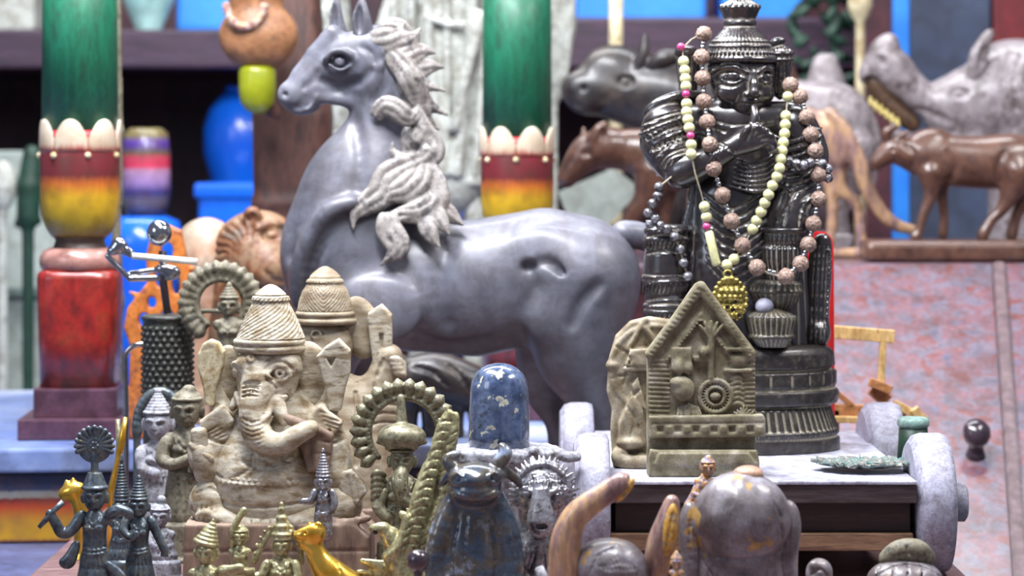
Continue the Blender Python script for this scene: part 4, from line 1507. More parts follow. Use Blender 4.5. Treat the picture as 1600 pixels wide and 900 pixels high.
b.box((1152, 545, -10), (20, 3, 8), r=1)
b.ell((1152, 562, -10), (14, 10, 7))
b.box((1152, 578, -10), (22, 3, 7), r=1)
b.ell((1060, 572, -16), (8, 12, 8))
b.ell((1075, 575, -16), (6, 9, 8))
b.path([(1110, 530, -12, 6), (1110, 588, -12, 5)], k=3)
for a in (-50, -25, 0, 25, 50):
    r = math.radians(a)
    b.path([(1110, 530, -14, 3), (1110 + 22 * math.sin(r), 520 - 18 * math.cos(r), -14, 3)], k=1)
b.ell((1098, 548, -16), (8, 9, 8))
b.ell((1066, 606, -14), (18, 20, 14))
b.ell((1056, 596, -18), (11, 8, 10))
b.torus((1117, 618, -12), 25, 3.4, 'z')
b.torus((1117, 618, -12), 14, 2.6, 'z')
b.ell((1117, 618, -12), (8, 6, 6))
for i in range(26):
    a = 2 * math.pi * i / 26
    b.path([(1117 + 17 * math.cos(a), 618 + 17 * math.sin(a), -11, 1.5), (1117 + 28 * math.cos(a), 618 + 28 * math.sin(a), -11, 2)], k=1)
for i in range(6):
    b.smoothpath([(1142, 592 + i * 8, -9, 2), (1152, 588 + i * 8, -10, 2.4), (1160, 592 + i * 8, -9, 2)], k=1)
for i in range(7):
    b.path([(1158, 652, -12, 2), (1146 + i * 5, 634 + abs(i - 3) * 3, -12, 2)], k=1)
    b.path([(1060 + i * 5, 636 - (3 - abs(i - 3)) * 2, -12, 2.6), (1058 + i * 6, 648, -16, 2.6)], k=1)
b.build('carved_slab', M['stone'], t, 2.04)
b = S(1.6)
b.poly([(1013, 648), (1190, 645), (1194, 652), (1194, 680), (1013, 682)], -26, 10, r=3)
for i in range(12):
    b.box((1030 + i * 14, 668, -25), (5, 5, 3), r=1, m='u' if i % 2 else 's')
b.line([(1018, 660, -26), (1190, 658, -26)], r=1.4)
b.poly([(1015, 700), (1180, 700), (1184, 716), (1184, pb), (1012, pb), (1012, 712)], -30, 10, r=3)
b.poly([(1028, 704), (1166, 704), (1180, 722), (1020, 722)], -34, 0, r=2)
for i in range(30):
    b.line([(1036 + i * 4.4, 706, -34), (1030 + i * 5, 722, -35)], r=1.1)
b.line([(1015, 730, -31), (1184, 728, -31)], r=1.3)
b.build('stepped_base', M['stone'], t, 2.04)

t = thing('rounded_plaque', 'smaller round-topped veined stone carving left of the gabled plaque', 'plaque', P(1000, floor_py(2.09, CZ), 2.09))
pb = floor_py(2.09, CZ)
b = S(2)
b.poly([(958, pb), (954, 672), (956, 640), (948, 612), (952, 560), (962, 525), (985, 502), (1015, 495), (1050, 500), (1075, 520), (1080, pb)], -8, 24, r=5)
b.torus((1020, 575, -6), 66, 5, 'z')
b.path([(1008, 500, -9, 5), (980, 545, -9, 4)], k=2)
b.poly([(976, 570), (984, 545), (1040, 540), (1044, 574)], -20, 0, r=3)
b.path([(976, 575, -14, 4), (1050, 575, -14, 4)], k=2)
b.path([(1008, 512, -10, 5), (1030, 545, -10, 4)], k=2)
b.poly([(966, 660), (986, 612), (1004, 640), (1010, 690), (966, 690)], -22, 0, r=3)
b.poly([(986, 600), (996, 588), (1010, 640), (994, 632)], -20, 0, r=3)
b.ell((986, 690, -16), (24, 10, 12), k=4)
b.ell((996, 720, -18), (34, 14, 14), k=4)
b.ell((968, 712, -16), (14, 16, 12), k=4)
b.ell((956, 570, -4), (10, 8, 12), k=4)
b.line([(960, 702, -30), (1030, 700, -30)], r=3)
b.line([(962, 640, -12), (1000, 606, -20)], r=2)
for p in ([(962, 540), (984, 560), (974, 600)], [(1000, 520), (1018, 560)], [(964, 620), (990, 650), (984, 680)], [(1000, 600), (1012, 650)], [(956, 590), (980, 585)], [(970, 706), (1008, 708)], [(990, 640), (1004, 690)]):
    b.etch(p, 2.2, n=2)
b.build('carving', M['stone2'], t, 2.09)

# scrap lying on the deck
sY = 2.065
t = thing('tinsel_scrap', 'frayed round scrap of dull tinsel lying on the cart deck', 'scrap', P(1350, floor_py(sY, CZ), sY))
bm = bmesh.new()
rnd = random.Random(3)
c = P(1350, floor_py(sY, CZ), sY)
n = 60
ctr = bm.verts.new((c.x, c.y, CZ + .004))
rings = []
for q in range(1, 8):
    ring = []
    for i in range(n):
        a = 2 * math.pi * i / n
        rr = q / 7 * (1 + (rnd.random() - .5) * (.02 + .16 * (q == 7)))
        ring.append(bm.verts.new((c.x + .040 * rr * math.cos(a), c.y + .030 * rr * math.sin(a), CZ + .0015 + .004 * (q / 7) ** 2 + rnd.random() * .0034)))
    rings.append(ring)
for i in range(n):
    bm.faces.new((ctr, rings[0][i], rings[0][(i + 1) % n]))
for a, d in zip(rings[:-1], rings[1:]):
    for i in range(n):
        bm.faces.new((a[i], a[(i + 1) % n], d[(i + 1) % n], d[i]))
o = bm_obj('scrap_disc', bm, M['foil'], t)
md = o.modifiers.new('thick', 'SOLIDIFY')
md.thickness = .0012
for i in range(18):
    a = rnd.random() * 6.28
    p = Vector((c.x + .036 * math.cos(a), c.y + .027 * math.sin(a), CZ + .006))
    d = Vector((math.cos(a) * .006, math.sin(a) * .006, rnd.random() * .004))
    tube('frayed_thread', [p, p + d * .6 + Vector((0, 0, .001)), p + d], .0005, M['foil'], t, n=5)


# ================================================================ pale wooden elephant-headed figures
def cone_crown(nm, cx, prof, mt, root, Y, slant, cd=0, hatch=5.0, flip=None):
    b = S(1.5)
    b.lathe(cx, cd, prof, k=2)
    y0, y1 = prof[4][0] + 2, prof[-1][0] - 1

    def fn(x, y, z):
        a = np.arctan2(x - cx, -(z - cd)) * 42.0
        if flip is None:
            w = (a * slant[0] + y * slant[1]) / hatch
        else:
            w = (np.abs(a) * slant[0] + y * slant[1]) / hatch
        g = np.maximum(0, np.cos(w * 2 * math.pi)) ** 2 * 1.5 + .35 * np.cos(a * 1.6) * np.cos(y * 1.5)
        return np.where((y > y0) & (y < y1), g, 0)
    R = max(p[1] for p in prof)
    b.disp((cx - R, y0, cd - R), (cx + R, y1, cd + R), fn)
    return b.build(nm, mt, root, Y)


GY = 2.01
gb = floor_py(GY)
G = thing('elephant_figure', 'pale carved wooden elephant-headed seated figure at the front, full face in view', 'figurine', P(440, gb, GY), 'pale wooden elephant-headed figures')
cone_crown('crown', 423, [(444, 3), (447, 10), (453, 18), (460, 25), (461.5, 23), (463, 29), (469, 31), (471, 28), (490, 38), (508, 46), (528, 54)], M['pale_wood'], G, GY, (.6, 1), hatch=6.5)
b = S(1.7)
for y, r, q in ((533, 52, 4.6), (543, 52, 4.6)):
    b.torus((421, y, 0), r, q, k=1)
b.lathe(421, 0, [(526, 50), (550, 52)], k=2)
b.build('crown_band', M['pale_wood'], G, GY)
b = S(1.8)
b.ell((420, 574, 2), (53, 40, 50), k=8)
b.ell((418, 604, -6), (46, 38, 44), k=14)
b.ell((402, 566, -30), (30, 20, 20), k=14)
b.ell((444, 570, -28), (24, 22, 20), k=14)
b.smoothpath([(408, 590, -34, 27), (403, 622, -48, 23), (402, 650, -56, 21), (408, 672, -62, 20)], k=10)
b.smoothpath([(408, 670, -62, 21), (424, 684, -72, 19), (448, 684, -80, 16), (472, 670, -82, 14), (492, 660, -78, 12)], k=6)
# mouth ridges beside the trunk, tusk
b.smoothpath([(372, 612, -26, 4), (380, 630, -40, 4), (392, 648, -60, 3.6), (408, 654, -74, 3.4), (424, 644, -66, 3.6), (430, 626, -54, 4), (450, 616, -44, 4)], k=2)
b.smoothpath([(376, 622, -26, 3), (386, 650, -48, 3), (400, 664, -72, 3), (418, 660, -70, 3), (430, 646, -58, 3)], k=2)
b.smoothpath([(436, 626, -44, 12), (444, 640, -54, 9.5), (451, 654, -62, 5)], k=3)
b.smoothpath([(372, 622, -22, 7), (366, 636, -28, 4)], k=3)
for i in range(4):
    y = 592 + i * 7
    b.smoothpath([(386, y + 2, -58, 1.6), (398, y - 1, -63, 2), (412, y + 1, -62, 1.6)], k=1, m='s')
# eyes, forehead drop
b.knob(440, 580, (17, 12, 7), k=4, m='s')
b.knob(440, 580, (12, 8.5, 7), k=2, off=1)
b.etch([(422, 580), (432, 570), (446, 570), (458, 582)], 2.6, 'u', n=4)
b.etch([(422, 581), (434, 590), (448, 590), (458, 583)], 2.2, 'u', n=4)
b.etch([(418, 574), (432, 562), (450, 563), (462, 575)], 2.0, n=4)
b.knob(441, 580, (4, 4, 5), m='s')
b.ell((372, 578, -28), (6, 10, 10), k=3)
b.smoothpath([(366, 570, -26, 2), (370, 564, -32, 2), (378, 568, -38, 1.6)], k=2)
b.ringmark(397, 556, 4.6, 1.5)
b.ringmark(441, 580, 6, 1.3)
for i in range(4):
    y = 594 + i * 6
    b.etch([(384, y + 2), (396, y - 1), (410, y + 1)], 1.4, n=2)
for i in range(6):
    b.etch([(386, 646 + i * 7), (402, 652 + i * 7), (420, 646 + i * 7)], 1.1, n=2)
b.etch([(422, 588), (436, 602), (432, 618)], 1.8, n=2)
b.build('head', M['pale_wood'], G, GY, smooth=1)
for nm, c, cc in (('ear', ((350, 592, 24), (25, 52, 9), -6), ((349, 596, 12), (17, 42, 8), -6)), ('ear', ((484, 590, 26), (34, 56, 10), 10), ((488, 594, 13), (24, 44, 9), 10))):
    b = S(1.8)
    b.ell(c[0], c[1], rot=c[2])
    b.ell(cc[0], cc[1], k=6, m='s', rot=cc[2])
    b.build(nm, M['pale_wood'], G, GY)
# belly, arms and crossed legs
def rough(x, y, z):
    return .4 * np.sin(x * .19 + 1.7 * np.sin(y * .07)) * np.sin(y * .16 + z * .13) * np.sin(z * .21)


b = S(1.9)
b.smoothpath([(424, 646, 10, 58), (420, 696, 6, 68), (416, 748, -8, 86), (424, 786, -8, 84)], k=10, flat=1.25)
b.path([(350, 664, 6, 26), (424, 650, 8, 34), (498, 664, 6, 26)], k=14)
zz = []
for i in range(27):
    zz.append((352 + i * 4.6, 745 + (3 if i % 2 else -3)))
b.etch(zz, 2.2, 'u')
b.etch([(340, 734), (360, 741), (420, 744), (490, 738)], 1.5, n=4)
b.etch([(334, 772), (360, 778), (420, 782), (500, 774)], 2.4, n=4)
b.etch([(388, 712), (424, 722), (462, 706)], 5, n=3, k=4)
b.knob(432, 738, (22, 13, 6), k=3)
b.etch([(372, 736), (396, 724), (402, 700)], 2.0, n=3)
b.etch([(398, 736), (406, 722), (404, 700)], 1.6, n=3)
b.disp((250, 600, -120), (620, 860, 120), rough)
b.build('belly', M['pale_wood'], G, GY)
b = S(1.8)                                              # left arm hanging, sleeve cut square
b.smoothpath([(350, 668, 0, 30), (334, 700, -10, 27), (330, 734, -20, 23)], k=6)
b.smoothpath([(330, 734, -20, 23), (322, 716, -34, 17), (318, 700, -36, 14)], k=6)
b.box((342, 656, -14), (24, 17, 20), r=5, k=5, rot=36)
b.smoothpath([(352, 650, 8, 16), (340, 624, 4, 13), (332, 604, 0, 11)], k=6)
for i in range(4):
    b.etch([(326 + i * 5, 672 + i * 4), (346 + i * 4, 662 + i * 5)], 1.8)
b.etch([(318, 672), (336, 684), (356, 690)], 2.4, n=3)
b.disp((250, 600, -120), (620, 860, 120), rough)
b.build('arm', M['pale_wood'], G, GY)
b = S(1.8)
b.smoothpath([(498, 668, 0, 32), (518, 704, -8, 29), (528, 748, -18, 25)], k=6)
b.box((510, 656, -16), (24, 17, 20), r=5, k=5, rot=-36)
b.smoothpath([(504, 650, 8, 18), (518, 626, 2, 15), (524, 604, -2, 13)], k=6)
for i in range(5):
    b.etch([(504 + i * 3, 640 + i * 7), (530 + i * 2, 648 + i * 7)], 1.9)
b.etch([(490, 684), (516, 690), (540, 684)], 2.4, n=3)
b.disp((250, 600, -120), (620, 860, 120), rough)
b.build('arm', M['pale_wood'], G, GY)
b = S(1.9)
b.ell((334, 782, -24), (36, 38, 36), k=8)
b.ell((526, 786, -20), (42, 36, 36), k=8)
b.smoothpath([(334, 800, -44, 22), (380, 812, -58, 19), (430, 814, -62, 19), (500, 808, -48, 22)], k=6)
b.smoothpath([(316, 800, -50, 6), (330, 792, -64, 6), (346, 800, -70, 6)], k=3)
for i in range(5):
    b.etch([(306 + i * 8, 786 - i * 2), (303 + i * 8, 806)], 1.8)
    b.etch([(400 + i * 14, 800), (404 + i * 14, 826)], 1.6)
b.etch([(312, 764), (334, 756), (360, 770)], 2.4, n=3)
b.disp((250, 600, -120), (620, 860, 120), rough)
b.build('crossed_legs', M['pale_wood'], G, GY)
# raised rear hands with their attributes
b = S(1.6)
b.poly([(311, 552), (318, 536), (330, 529), (343, 534), (352, 548), (350, 572), (340, 604), (336, 632), (322, 632), (318, 602), (310, 574)], -16, 10, r=4)
b.line([(323, 560, -17), (324, 600, -17)], r=1.5)
b.line([(316, 547, -17), (334, 543, -17)], r=1.6)
b.build('raised_hand', M['cream_wood'], G, GY)
b = S(1.6)
b.poly([(495, 556), (510, 540), (530, 528), (548, 546), (548, 580), (540, 606), (534, 640), (516, 640), (508, 600), (500, 574)], -22, 10, r=4)
b.line([(512, 546, -23), (534, 544, -23)], r=1.8)
b.poly([(512, 558), (526, 557), (519, 572)], -26, -16, r=.5, m='s', k=.5)
b.build('raised_hand', M['pale_wood'], G, GY)
# front hands
b = S(1.6)
b.box((316, 682, -34), (13, 18, 12), r=7, rot=5)
for i in range(4):
    b.smoothpath([(304 + i * 7, 696, -38, 5), (305 + i * 8, 712, -40, 5), (308 + i * 8, 726, -36, 4)], k=1.5)
b.smoothpath([(304, 690, -40, 5), (322, 704, -46, 5), (336, 712, -44, 4)], k=1.5)
b.build('hand', M['pale_wood'], G, GY)
b = S(1.6)
b.poly([(478, 652), (500, 660), (524, 676), (522, 700), (518, 730), (486, 730), (478, 700), (468, 678)], -66, -30, r=4)
b.path([(452, 648, -60, 8), (490, 660, -64, 8), (520, 674, -60, 6)], k=3)
for y in (684, 704):
    b.smoothpath([(478, y + 2, -67, 1.8), (498, y - 3, -68, 1.8), (520, y, -66, 1.8)], k=1, m='s')
b.build('sweet_bowl_hand', M['pale_block'], G, GY)
b = S(1.6)
b.poly([(538, 732), (552, 728), (570, 748), (576, 764), (562, 782), (540, 778), (532, 756)], -46, -8, r=5)
for x0, x1 in ((546, 552), (556, 562)):
    b.line([(x0, 738, -46), (x1, 774, -46)], r=2)
b.build('open_palm', M['pale_wood'], G, GY)
# base
b = S(2.4)
b.poly([(298, 806), (560, 806), (582, 826), (584, gb), (296, gb)], -90, 70, r=4)
b.line([(300, 848, -90), (584, 846, -90)], r=2.5)
b.smoothpath([(500, 800, -60, 8), (540, 806, -80, 7), (580, 798, -80, 5)], k=4)
b.disp((280, 800, -100), (600, gb, -60), lambda x, y, z: .8 * np.sin(x * .5) * np.sin(x * .13 + y * .02))
b.build('base_block', M['pale_block'], G, GY)

# the one behind
G2Y = 2.17
gb2 = floor_py(G2Y)
G = thing('elephant_figure', 'pale elephant-headed wooden figure standing behind, mostly hidden by the front one', 'figurine', P(545, gb2, G2Y), 'pale wooden elephant-headed figures')
cone_crown('crown', 508, [(416, 3), (419, 10), (425, 18), (433, 25), (434.5, 23), (437, 29), (441, 30), (443, 28), (455, 36), (470, 41), (486, 44)], M['pale_wood2'], G, G2Y, (.9, 1), hatch=6, flip=1)
b = S(1.8)
b.lathe(508, 0, [(484, 42), (506, 46)], k=2)
b.torus((508, 490, 0), 43, 4.2, k=1)
b.torus((508, 501, 0), 45, 4.6, k=1)
b.build('crown_band', M['pale_wood2'], G, G2Y)
b = S(2)
b.ell((505, 540, 0), (47, 44, 44), k=8)
b.smoothpath([(496, 560, -30, 24), (492, 620, -40, 22), (500, 660, -46, 18)], k=8)
b.torus((497, 520, -41), 7, 2.2, 'z')
b.smoothpath([(528, 640, 0, 60), (530, 720, 0, 84), (534, 790, 0, 84)], k=10, flat=1.3)
b.ell((588, 640, 0), (42, 60, 34), k=12)
b.smoothpath([(596, 600, 0, 26), (606, 560, -4, 20), (612, 556, -10, 16)], k=8)
b.etch([(548, 560), (562, 640), (560, 720)], 4, n=3)
b.etch([(600, 560), (586, 600), (584, 660)], 3, n=3)
b.etch([(540, 590), (556, 596), (570, 592)], 1.8, n=3)
for i in range(4):
    b.etch([(570, 620 + i * 14), (600, 614 + i * 14), (624, 618 + i * 14)], 1.8, n=2)
b.disp((440, 560, -120), (640, 840, 120), rough)
b.build('body', M['pale_wood2'], G, G2Y)
b = S(2)
b.ell((562, 512, 4), (32, 50, 12), rot=12)
b.ell((566, 516, -9), (20, 38, 8), k=6, m='s', rot=12)
b.build('ear', M['pale_wood2'], G, G2Y)
b = S(1.8)
b.poly([(575, 498), (576, 488), (597, 474), (613, 492), (613, 560), (604, 600), (588, 600), (582, 556)], -18, 12, r=3)
b.line([(580, 507, -19), (611, 506, -19)], r=2)
b.poly([(593, 520), (600, 520), (599, 546), (595, 546)], -22, -12, r=.5, m='s', k=.5)
b.build('raised_hand', M['pale_wood'], G, G2Y)
b = S(1.8)
b.ell((620, 572, -12), (14, 17, 13))
for i in range(4):
    b.smoothpath([(610 + i * 3, 558 + i * 7, -22, 4.4), (622 + i * 2, 560 + i * 7, -24, 4.4), (632, 568 + i * 6, -14, 4)], k=1)
b.build('fist', M['pale_wood'], G, G2Y)
b = S(2.4)
b.poly([(450, 786), (640, 786), (646, gb2), (446, gb2)], -70, 60, r=4)
b.build('base_block', M['pale_block'], G, G2Y)


# ================================================================ front row of little figures
def idol(name, label, cat, Y, cx, hy, hr, sh, waist, hem, bot, mt, crown='cone', top=None, arms=(), turn=0.0, h=1.3, beads=True, group=None, base=None, stand=None, lean=0.0, extra=None):
    """little cast figure: head centre (cx, hy) radius hr, shoulder half width sh, hem half width at the bottom"""
    fl_ = floor_py(Y)
    t = thing(name, label, cat, P(cx + lean, fl_, Y), group)
    n1 = hy + hr * 1.25
    L = bot - n1
    X = lambda y: cx + lean * (y - hy) / max(bot - hy, 1)
    b = S(h)
    b.path([(X(n1), n1 - hr * .3, 0, hr * .42), (X(n1 + 5), n1 + hr * .35, 0, hr * .5)], k=2)
    b.path([(X(n1) - sh * .72, n1 + sh * .34, 0, sh * .3), (X(n1) + sh * .72, n1 + sh * .34, 0, sh * .3)], k=sh * .3, flat=1.1)
    b.path([(X(n1), n1 + sh * .5, 0, sh * .72), (X(n1 + L * .4), n1 + L * .38, 0, waist), (X(n1 + L * .55), n1 + L * .58, 0, max(waist * 1.15, hem * .75)), (X(bot), bot - hem * .5, 0, hem)], k=4, flat=1.3)
    for s_ in (-1, 1):
        b.ell((X(n1) + s_ * sh * .32, n1 + sh * .75, -sh * .5), (sh * .26, sh * .22, sh * .2), k=3)
    b.etch([(X(n1) - sh * .5, n1 + sh * .2), (X(n1), n1 + sh * .9), (X(n1) + sh * .5, n1 + sh * .2)], max(sh * .07, 1), 'u', n=3)
    b.etch([(X(n1) - sh * .35, n1 + sh * .2), (X(n1), n1 + sh * .6), (X(n1) + sh * .35, n1 + sh * .2)], max(sh * .06, .9), 'u', n=3)
    yb = n1 + L * .42
    for q in (0, .05):
        b.etch([(X(yb) - waist * 1.1, yb + L * q), (X(yb), yb + 3 + L * q), (X(yb) + waist * 1.1, yb + L * q)], max(hr * .08, 1.1), 'u', n=3)
    for i in range(5):
        f = (i - 2) / 2.4
        b.etch([(X(yb) + f * waist * .8, yb + L * .12), (X(bot) + f * hem, bot - 4)], max(hr * .06, 1.0), n=3)
    b.build('body', mt, t, Y)
    b = S(h * .85)
    b.ell((cx, hy, 0), (hr * .82, hr, hr * .9), k=2)
    b.ell((cx, hy + hr * .45, -hr * .1), (hr * .6, hr * .62, hr * .7), k=4)
    for s_ in (-1, 1):
        b.ell((cx + s_ * hr * .86, hy + hr * .15, hr * .1), (hr * .18, hr * .42, hr * .2), k=1)
    b.face(cx, hy + hr * .1, hr * .85, turn=turn)
    b.build('head', mt, t, Y)
    b = S(h * .85)
    tp = top if top is not None else hy - hr * 2.6
    hb = hy - hr * .62
    H = hb - tp
    if crown == 'cone':
        b.lathe(cx, 0, [(tp, hr * .1), (tp + H * .14, hr * .24), (tp + H * .2, hr * .16), (hb, hr * .84)], k=1)
        n = max(4, int(H / 6))
        for i in range(n):
            y = tp + H * (.25 + .72 * i / n)
            b.torus((cx, y, 0), hr * (.2 + .6 * i / n), max(H / n * .28, 1.2), k=.8)
    elif crown == 'tier':
        n = 4
        b.ell((cx, tp + H * .08, 0), (hr * .22, H * .08, hr * .22), k=1)
        for i in range(n):
            y = tp + H * (.22 + .22 * i)
            b.ell((cx, y, 0), (hr * (.35 + .2 * i), H * .11, hr * (.35 + .2 * i)), k=1.5)
            b.lathe(cx, 0, [(y, hr * (.3 + .17 * i)), (y + H * .14, hr * (.34 + .2 * i))], k=1)
    elif crown == 'turban':
        for i in range(6):
            f = i / 5
            b.torus((cx + (1 - f) * hr * .5, tp + H * (.2 + .75 * f), 0), hr * (.12 + .72 * f), H * .1, k=1, rot=-14)
        b.ell((cx + hr * .2, tp + H * .6, 0), (hr * .5, H * .4, hr * .5), k=2)
        b.ell((cx + hr * .55, tp + H * .1, 0), (hr * .16, H * .16, hr * .16), k=1)
    elif crown == 'hair':
        b.ell((cx, hy - hr * .3, hr * .3), (hr * .98, hr * .9, hr * .9), k=2)
        b.ell((cx, hy + hr * .5, -hr * .2), (hr * .9, hr * .9, hr * .9), m='s', k=2)
        b.ell((cx + hr * .1, tp + hr * .3, hr * .2), (hr * .45, hr * .4, hr * .4), k=3)
    elif crown == 'fan':
        b.lathe(cx, 0, [(tp + H * .75, hr * .5), (hb, hr * .9)], k=2)
        b.torus((cx, hb, 0), hr * .86, hr * .13, k=1)
        b.path([(cx, hb, 0, hr * .35), (cx, tp + H * .45, 0, hr * .25)], k=2)
        c = (cx, tp + H * .3)
        R = H * .3
        b.ell((c[0], c[1], 0), (R, R, hr * .16), k=1)
        for i in range(13):
            a = math.radians(-200 + 220 * i / 12)
            b.path([(c[0] + R * .4 * math.cos(a), c[1] + R * .4 * math.sin(a), -2, R * .05), (c[0] + R * 1.02 * math.cos(a), c[1] + R * 1.02 * math.sin(a), -2, R * .15)], k=.8)
        b.torus((c[0], c[1], -2), R * .36, R * .08, 'z')
        for i in range(6):
            a = i * math.pi / 3
            b.ell((c[0] + R * .18 * math.cos(a), c[1] + R * .18 * math.sin(a), -3), (R * .09, R * .09, 3), k=.5)
    b.torus((cx, hb, 0), hr * .82, hr * .1, k=1)
    b.build('crown', mt, t, Y)
    for a in arms:
        b = S(h)
        b.smoothpath(a, k=2)
        e = a[-1]
        for i in range(4):                    # fingers
            b.path([(e[0] + (i - 1.5) * e[3] * .5, e[1], e[2] - 1, e[3] * .36), (e[0] + (i - 1.5) * e[3] * .62, e[1] + e[3] * 1.5, e[2] - 2, e[3] * .28)], k=.8)
        p = a[len(a) // 2]
        b.torus(p[:3], p[3] * 1.02, p[3] * .22, k=.8)
        b.build('arm', mt, t, Y)
    b = S(1.8)
    if stand is not None:
        b.path([(cx + lean, bot - 6, 0, stand), (cx + lean, fl_ - 12, 0, stand * 1.2)], k=2)
        b.lathe(cx + lean, 0, [(fl_ - 14, hem * .8), (fl_ - 6, hem * 1.1), (fl_, hem * 1.1)], k=2)
    else:
        b.lathe(cx + lean, 0, [(bot - 8, hem * .9), (bot - 3, hem * 1.15), (fl_ - 8, hem * 1.2), (fl_ - 5, hem * 1.35), (fl_, hem * 1.35)], k=2, dz=.8)
    b.build('base', mt, t, Y)
    return t


# dark bronze couple and the one behind
Y = 1.90
t = idol('bronze_figure', 'dark bronze standing figure with a round fan headdress, arm raised with a flute', 'figurine', Y, 148, 775, 22, 27, 18, 30, 928, M['bronze'], 'fan', 668,
         arms=[[(128, 806, -2, 9), (112, 828, -6, 8), (98, 832, -8, 7), (90, 818, -10, 7), (80, 800, -12, 6)], [(172, 804, -2, 9), (186, 796, -8, 8), (204, 800, -10, 6)]], turn=.05, group='dark bronze standing figures')
tube('flute', [P(61, 824, Y - .007), P(72, 812, Y - .007), P(84, 798, Y - .007), P(99, 784, Y - .005)], [.0016, .0022, .0020, .0024], M['bronze'], t)
sc = S(1.5)
sc.smoothpath([(120, 850, -4, 6), (108, 876, -4, 10), (100, 878, -4, 6)], k=2, flat=1.5)
sc.smoothpath([(170, 880, -10, 6), (190, 900, -10, 8), (196, 930, -8, 9)], k=3, flat=1.3)
sc.build('robe_fold', M['bronze'], t, Y)
t = idol('bronze_figure', 'slimmer dark bronze standing figure with a greenish tuft on its crown', 'figurine', 1.93, 217, 790, 18, 24, 14, 26, 915, M['bronze'], 'cone', 742,
         arms=[[(236, 812, -2, 7), (248, 838, -4, 6), (258, 860, -4, 5.5)], [(200, 812, -2, 7), (194, 826, -10, 6), (206, 838, -16, 5), (216, 830, -18, 4)]], turn=-.05, group='dark bronze standing figures')
t = idol('bronze_figure', 'grey bronze figure with a tall ringed cone crown behind the bronze pair', 'figurine', 2.03, 190, 790, 15, 22, 14, 24, 880, M['bronze'], 'cone', 710, group='dark bronze standing figures')
t = idol('pewter_figure', 'small pale grey seated figure just right of the dark bronze pair', 'figurine', 2.02, 250, 806, 17, 24, 20, 28, 880, M['yoni'], 'hair', 776, arms=[[(232, 830, -4, 7), (238, 848, -12, 6), (250, 852, -14, 5)]])
# brass stick bundle & small gold statue behind
t = thing('brass_rod', 'knobbly brass rod standing up behind the bronze fan headdress', 'rod', root_at(186, 2.16))
Y = 2.16
tube('rod_body', [P(196, 652, Y), P(190, 690, Y), P(182, 730, Y), P(174, 764, Y), root_at(172, Y, .002)], [.002, .003, .0026, .003, .003], M['gold'], t)
tube('rod_body', [P(184, 655, Y + .01), P(186, 700, Y + .01), P(180, 770, Y + .01), root_at(178, Y + .01, .002)], [.002, .0026, .0024, .003], M['brass_dark'], t)
lathe('foot', [(floor_py(Y) - 6, 12), (floor_py(Y), 18)], 176, Y + .004, M['brass_dark'], t)
Y = 2.12
t = thing('gold_figurine', 'bright gold little animal peeping out left of the bronze fan figure', 'figurine', root_at(112, Y))
sc = S(1.5)
sc.smoothpath([(100, 772, 0, 9), (112, 768, 0, 12), (124, 764, 0, 10)], k=4)
sc.smoothpath([(118, 772, 0, 11), (126, 800, 0, 10), (128, 830, 4, 12), (128, floor_py(Y) - 10, 4, 12)], k=6)
sc.ell((104, 757, 0), (4, 8, 4))
sc.ell((114, 754, 2), (4, 8, 4))
sc.lathe(128, 4, [(floor_py(Y) - 12, 12), (floor_py(Y), 18)], k=3)
sc.build('animal_body', M['gold'], t, Y)

# brass figures
idol('brass_figure', 'brass bust with a spiral pointed turban, face turned left, lowest in front', 'figurine', 1.84, 322, 862, 20, 28, 20, 30, 960, M['brass'], 'turban', 812, turn=-.12,
     arms=[[(346, 890, -6, 7), (364, 888, -12, 6), (378, 884, -14, 5)]], group='brass figures in the front row')
idol('brass_figure', 'small brass figure with one arm raised above its head', 'figurine', 1.9, 375, 838, 14, 18, 13, 20, 930, M['brass'], 'hair', 822,
     arms=[[(364, 850, -2, 5), (364, 830, -4, 4.5), (372, 812, -4, 4), (382, 796, -4, 4.5)]], group='brass figures in the front row')
t = idol('brass_figure', 'brass seated figure with a tall tiered crown beside the gold animal', 'figurine', 1.86, 440, 852, 17, 26, 22, 34, 940, M['brass'], 'tier', 784,
     arms=[[(418, 880, -6, 7), (408, 898, -12, 6), (390, 896, -16, 5)], [(462, 880, -6, 7), (466, 900, -12, 6), (450, 912, -16, 5)]], group='brass figures in the front row')
sc = S(1.5)
sc.smoothpath([(396, 880, 10, 5), (412, 848, 12, 4), (440, 816, 14, 3), (464, 846, 12, 4), (470, 880, 10, 5)], k=2)
for i in range(14):
    a = math.pi * i / 13
    sc.ell((433 - 36 * math.cos(a), 880 - 58 * math.sin(a), 8), (3.4, 3.4, 3), k=1)
sc.build('back_arch', M['brass'], t, 1.86)
tube('tray_rod', [P(345, 893, 1.845), P(398, 893, 1.85)], .0028, M['brass'], t)

# gold goat
Y = 1.86
gf = floor_py(Y)
t = thing('gold_animal', 'bright gold long-necked animal with its head turned left', 'figurine', root_at(520, Y))
sc = S(1.6)
sc.smoothpath([(466, 836, -4, 7), (478, 834, -4, 10), (494, 830, 0, 13)], k=4)
sc.ell((472, 842, -4), (8, 6, 7), k=3)
sc.smoothpath([(494, 834, 0, 14), (490, 850, 0, 12), (500, 876, 0, 17), (520, 900, 0, 24), (544, 915, 6, 22)], k=8)
sc.ell((498, 820, -6), (6, 6, 4), k=2)
sc.ell((484, 822, 6), (5, 6, 4), k=2)
sc.path([(474, 850, -2, 8), (488, 856, -2, 11)], k=4)
for x, d in ((508, -10), (506, 12), (548, -8), (548, 14)):
    sc.path([(x, 915, d, 8), (x + 2, gf - 8, d, 5)], k=4)
    sc.lathe(x + 2, d, [(gf - 10, 5), (gf, 7)], k=2)
sc.knob(478, 831, (2.6, 2, 2), m='s')
sc.etch([(464, 841), (474, 844), (484, 842)], 1.2)
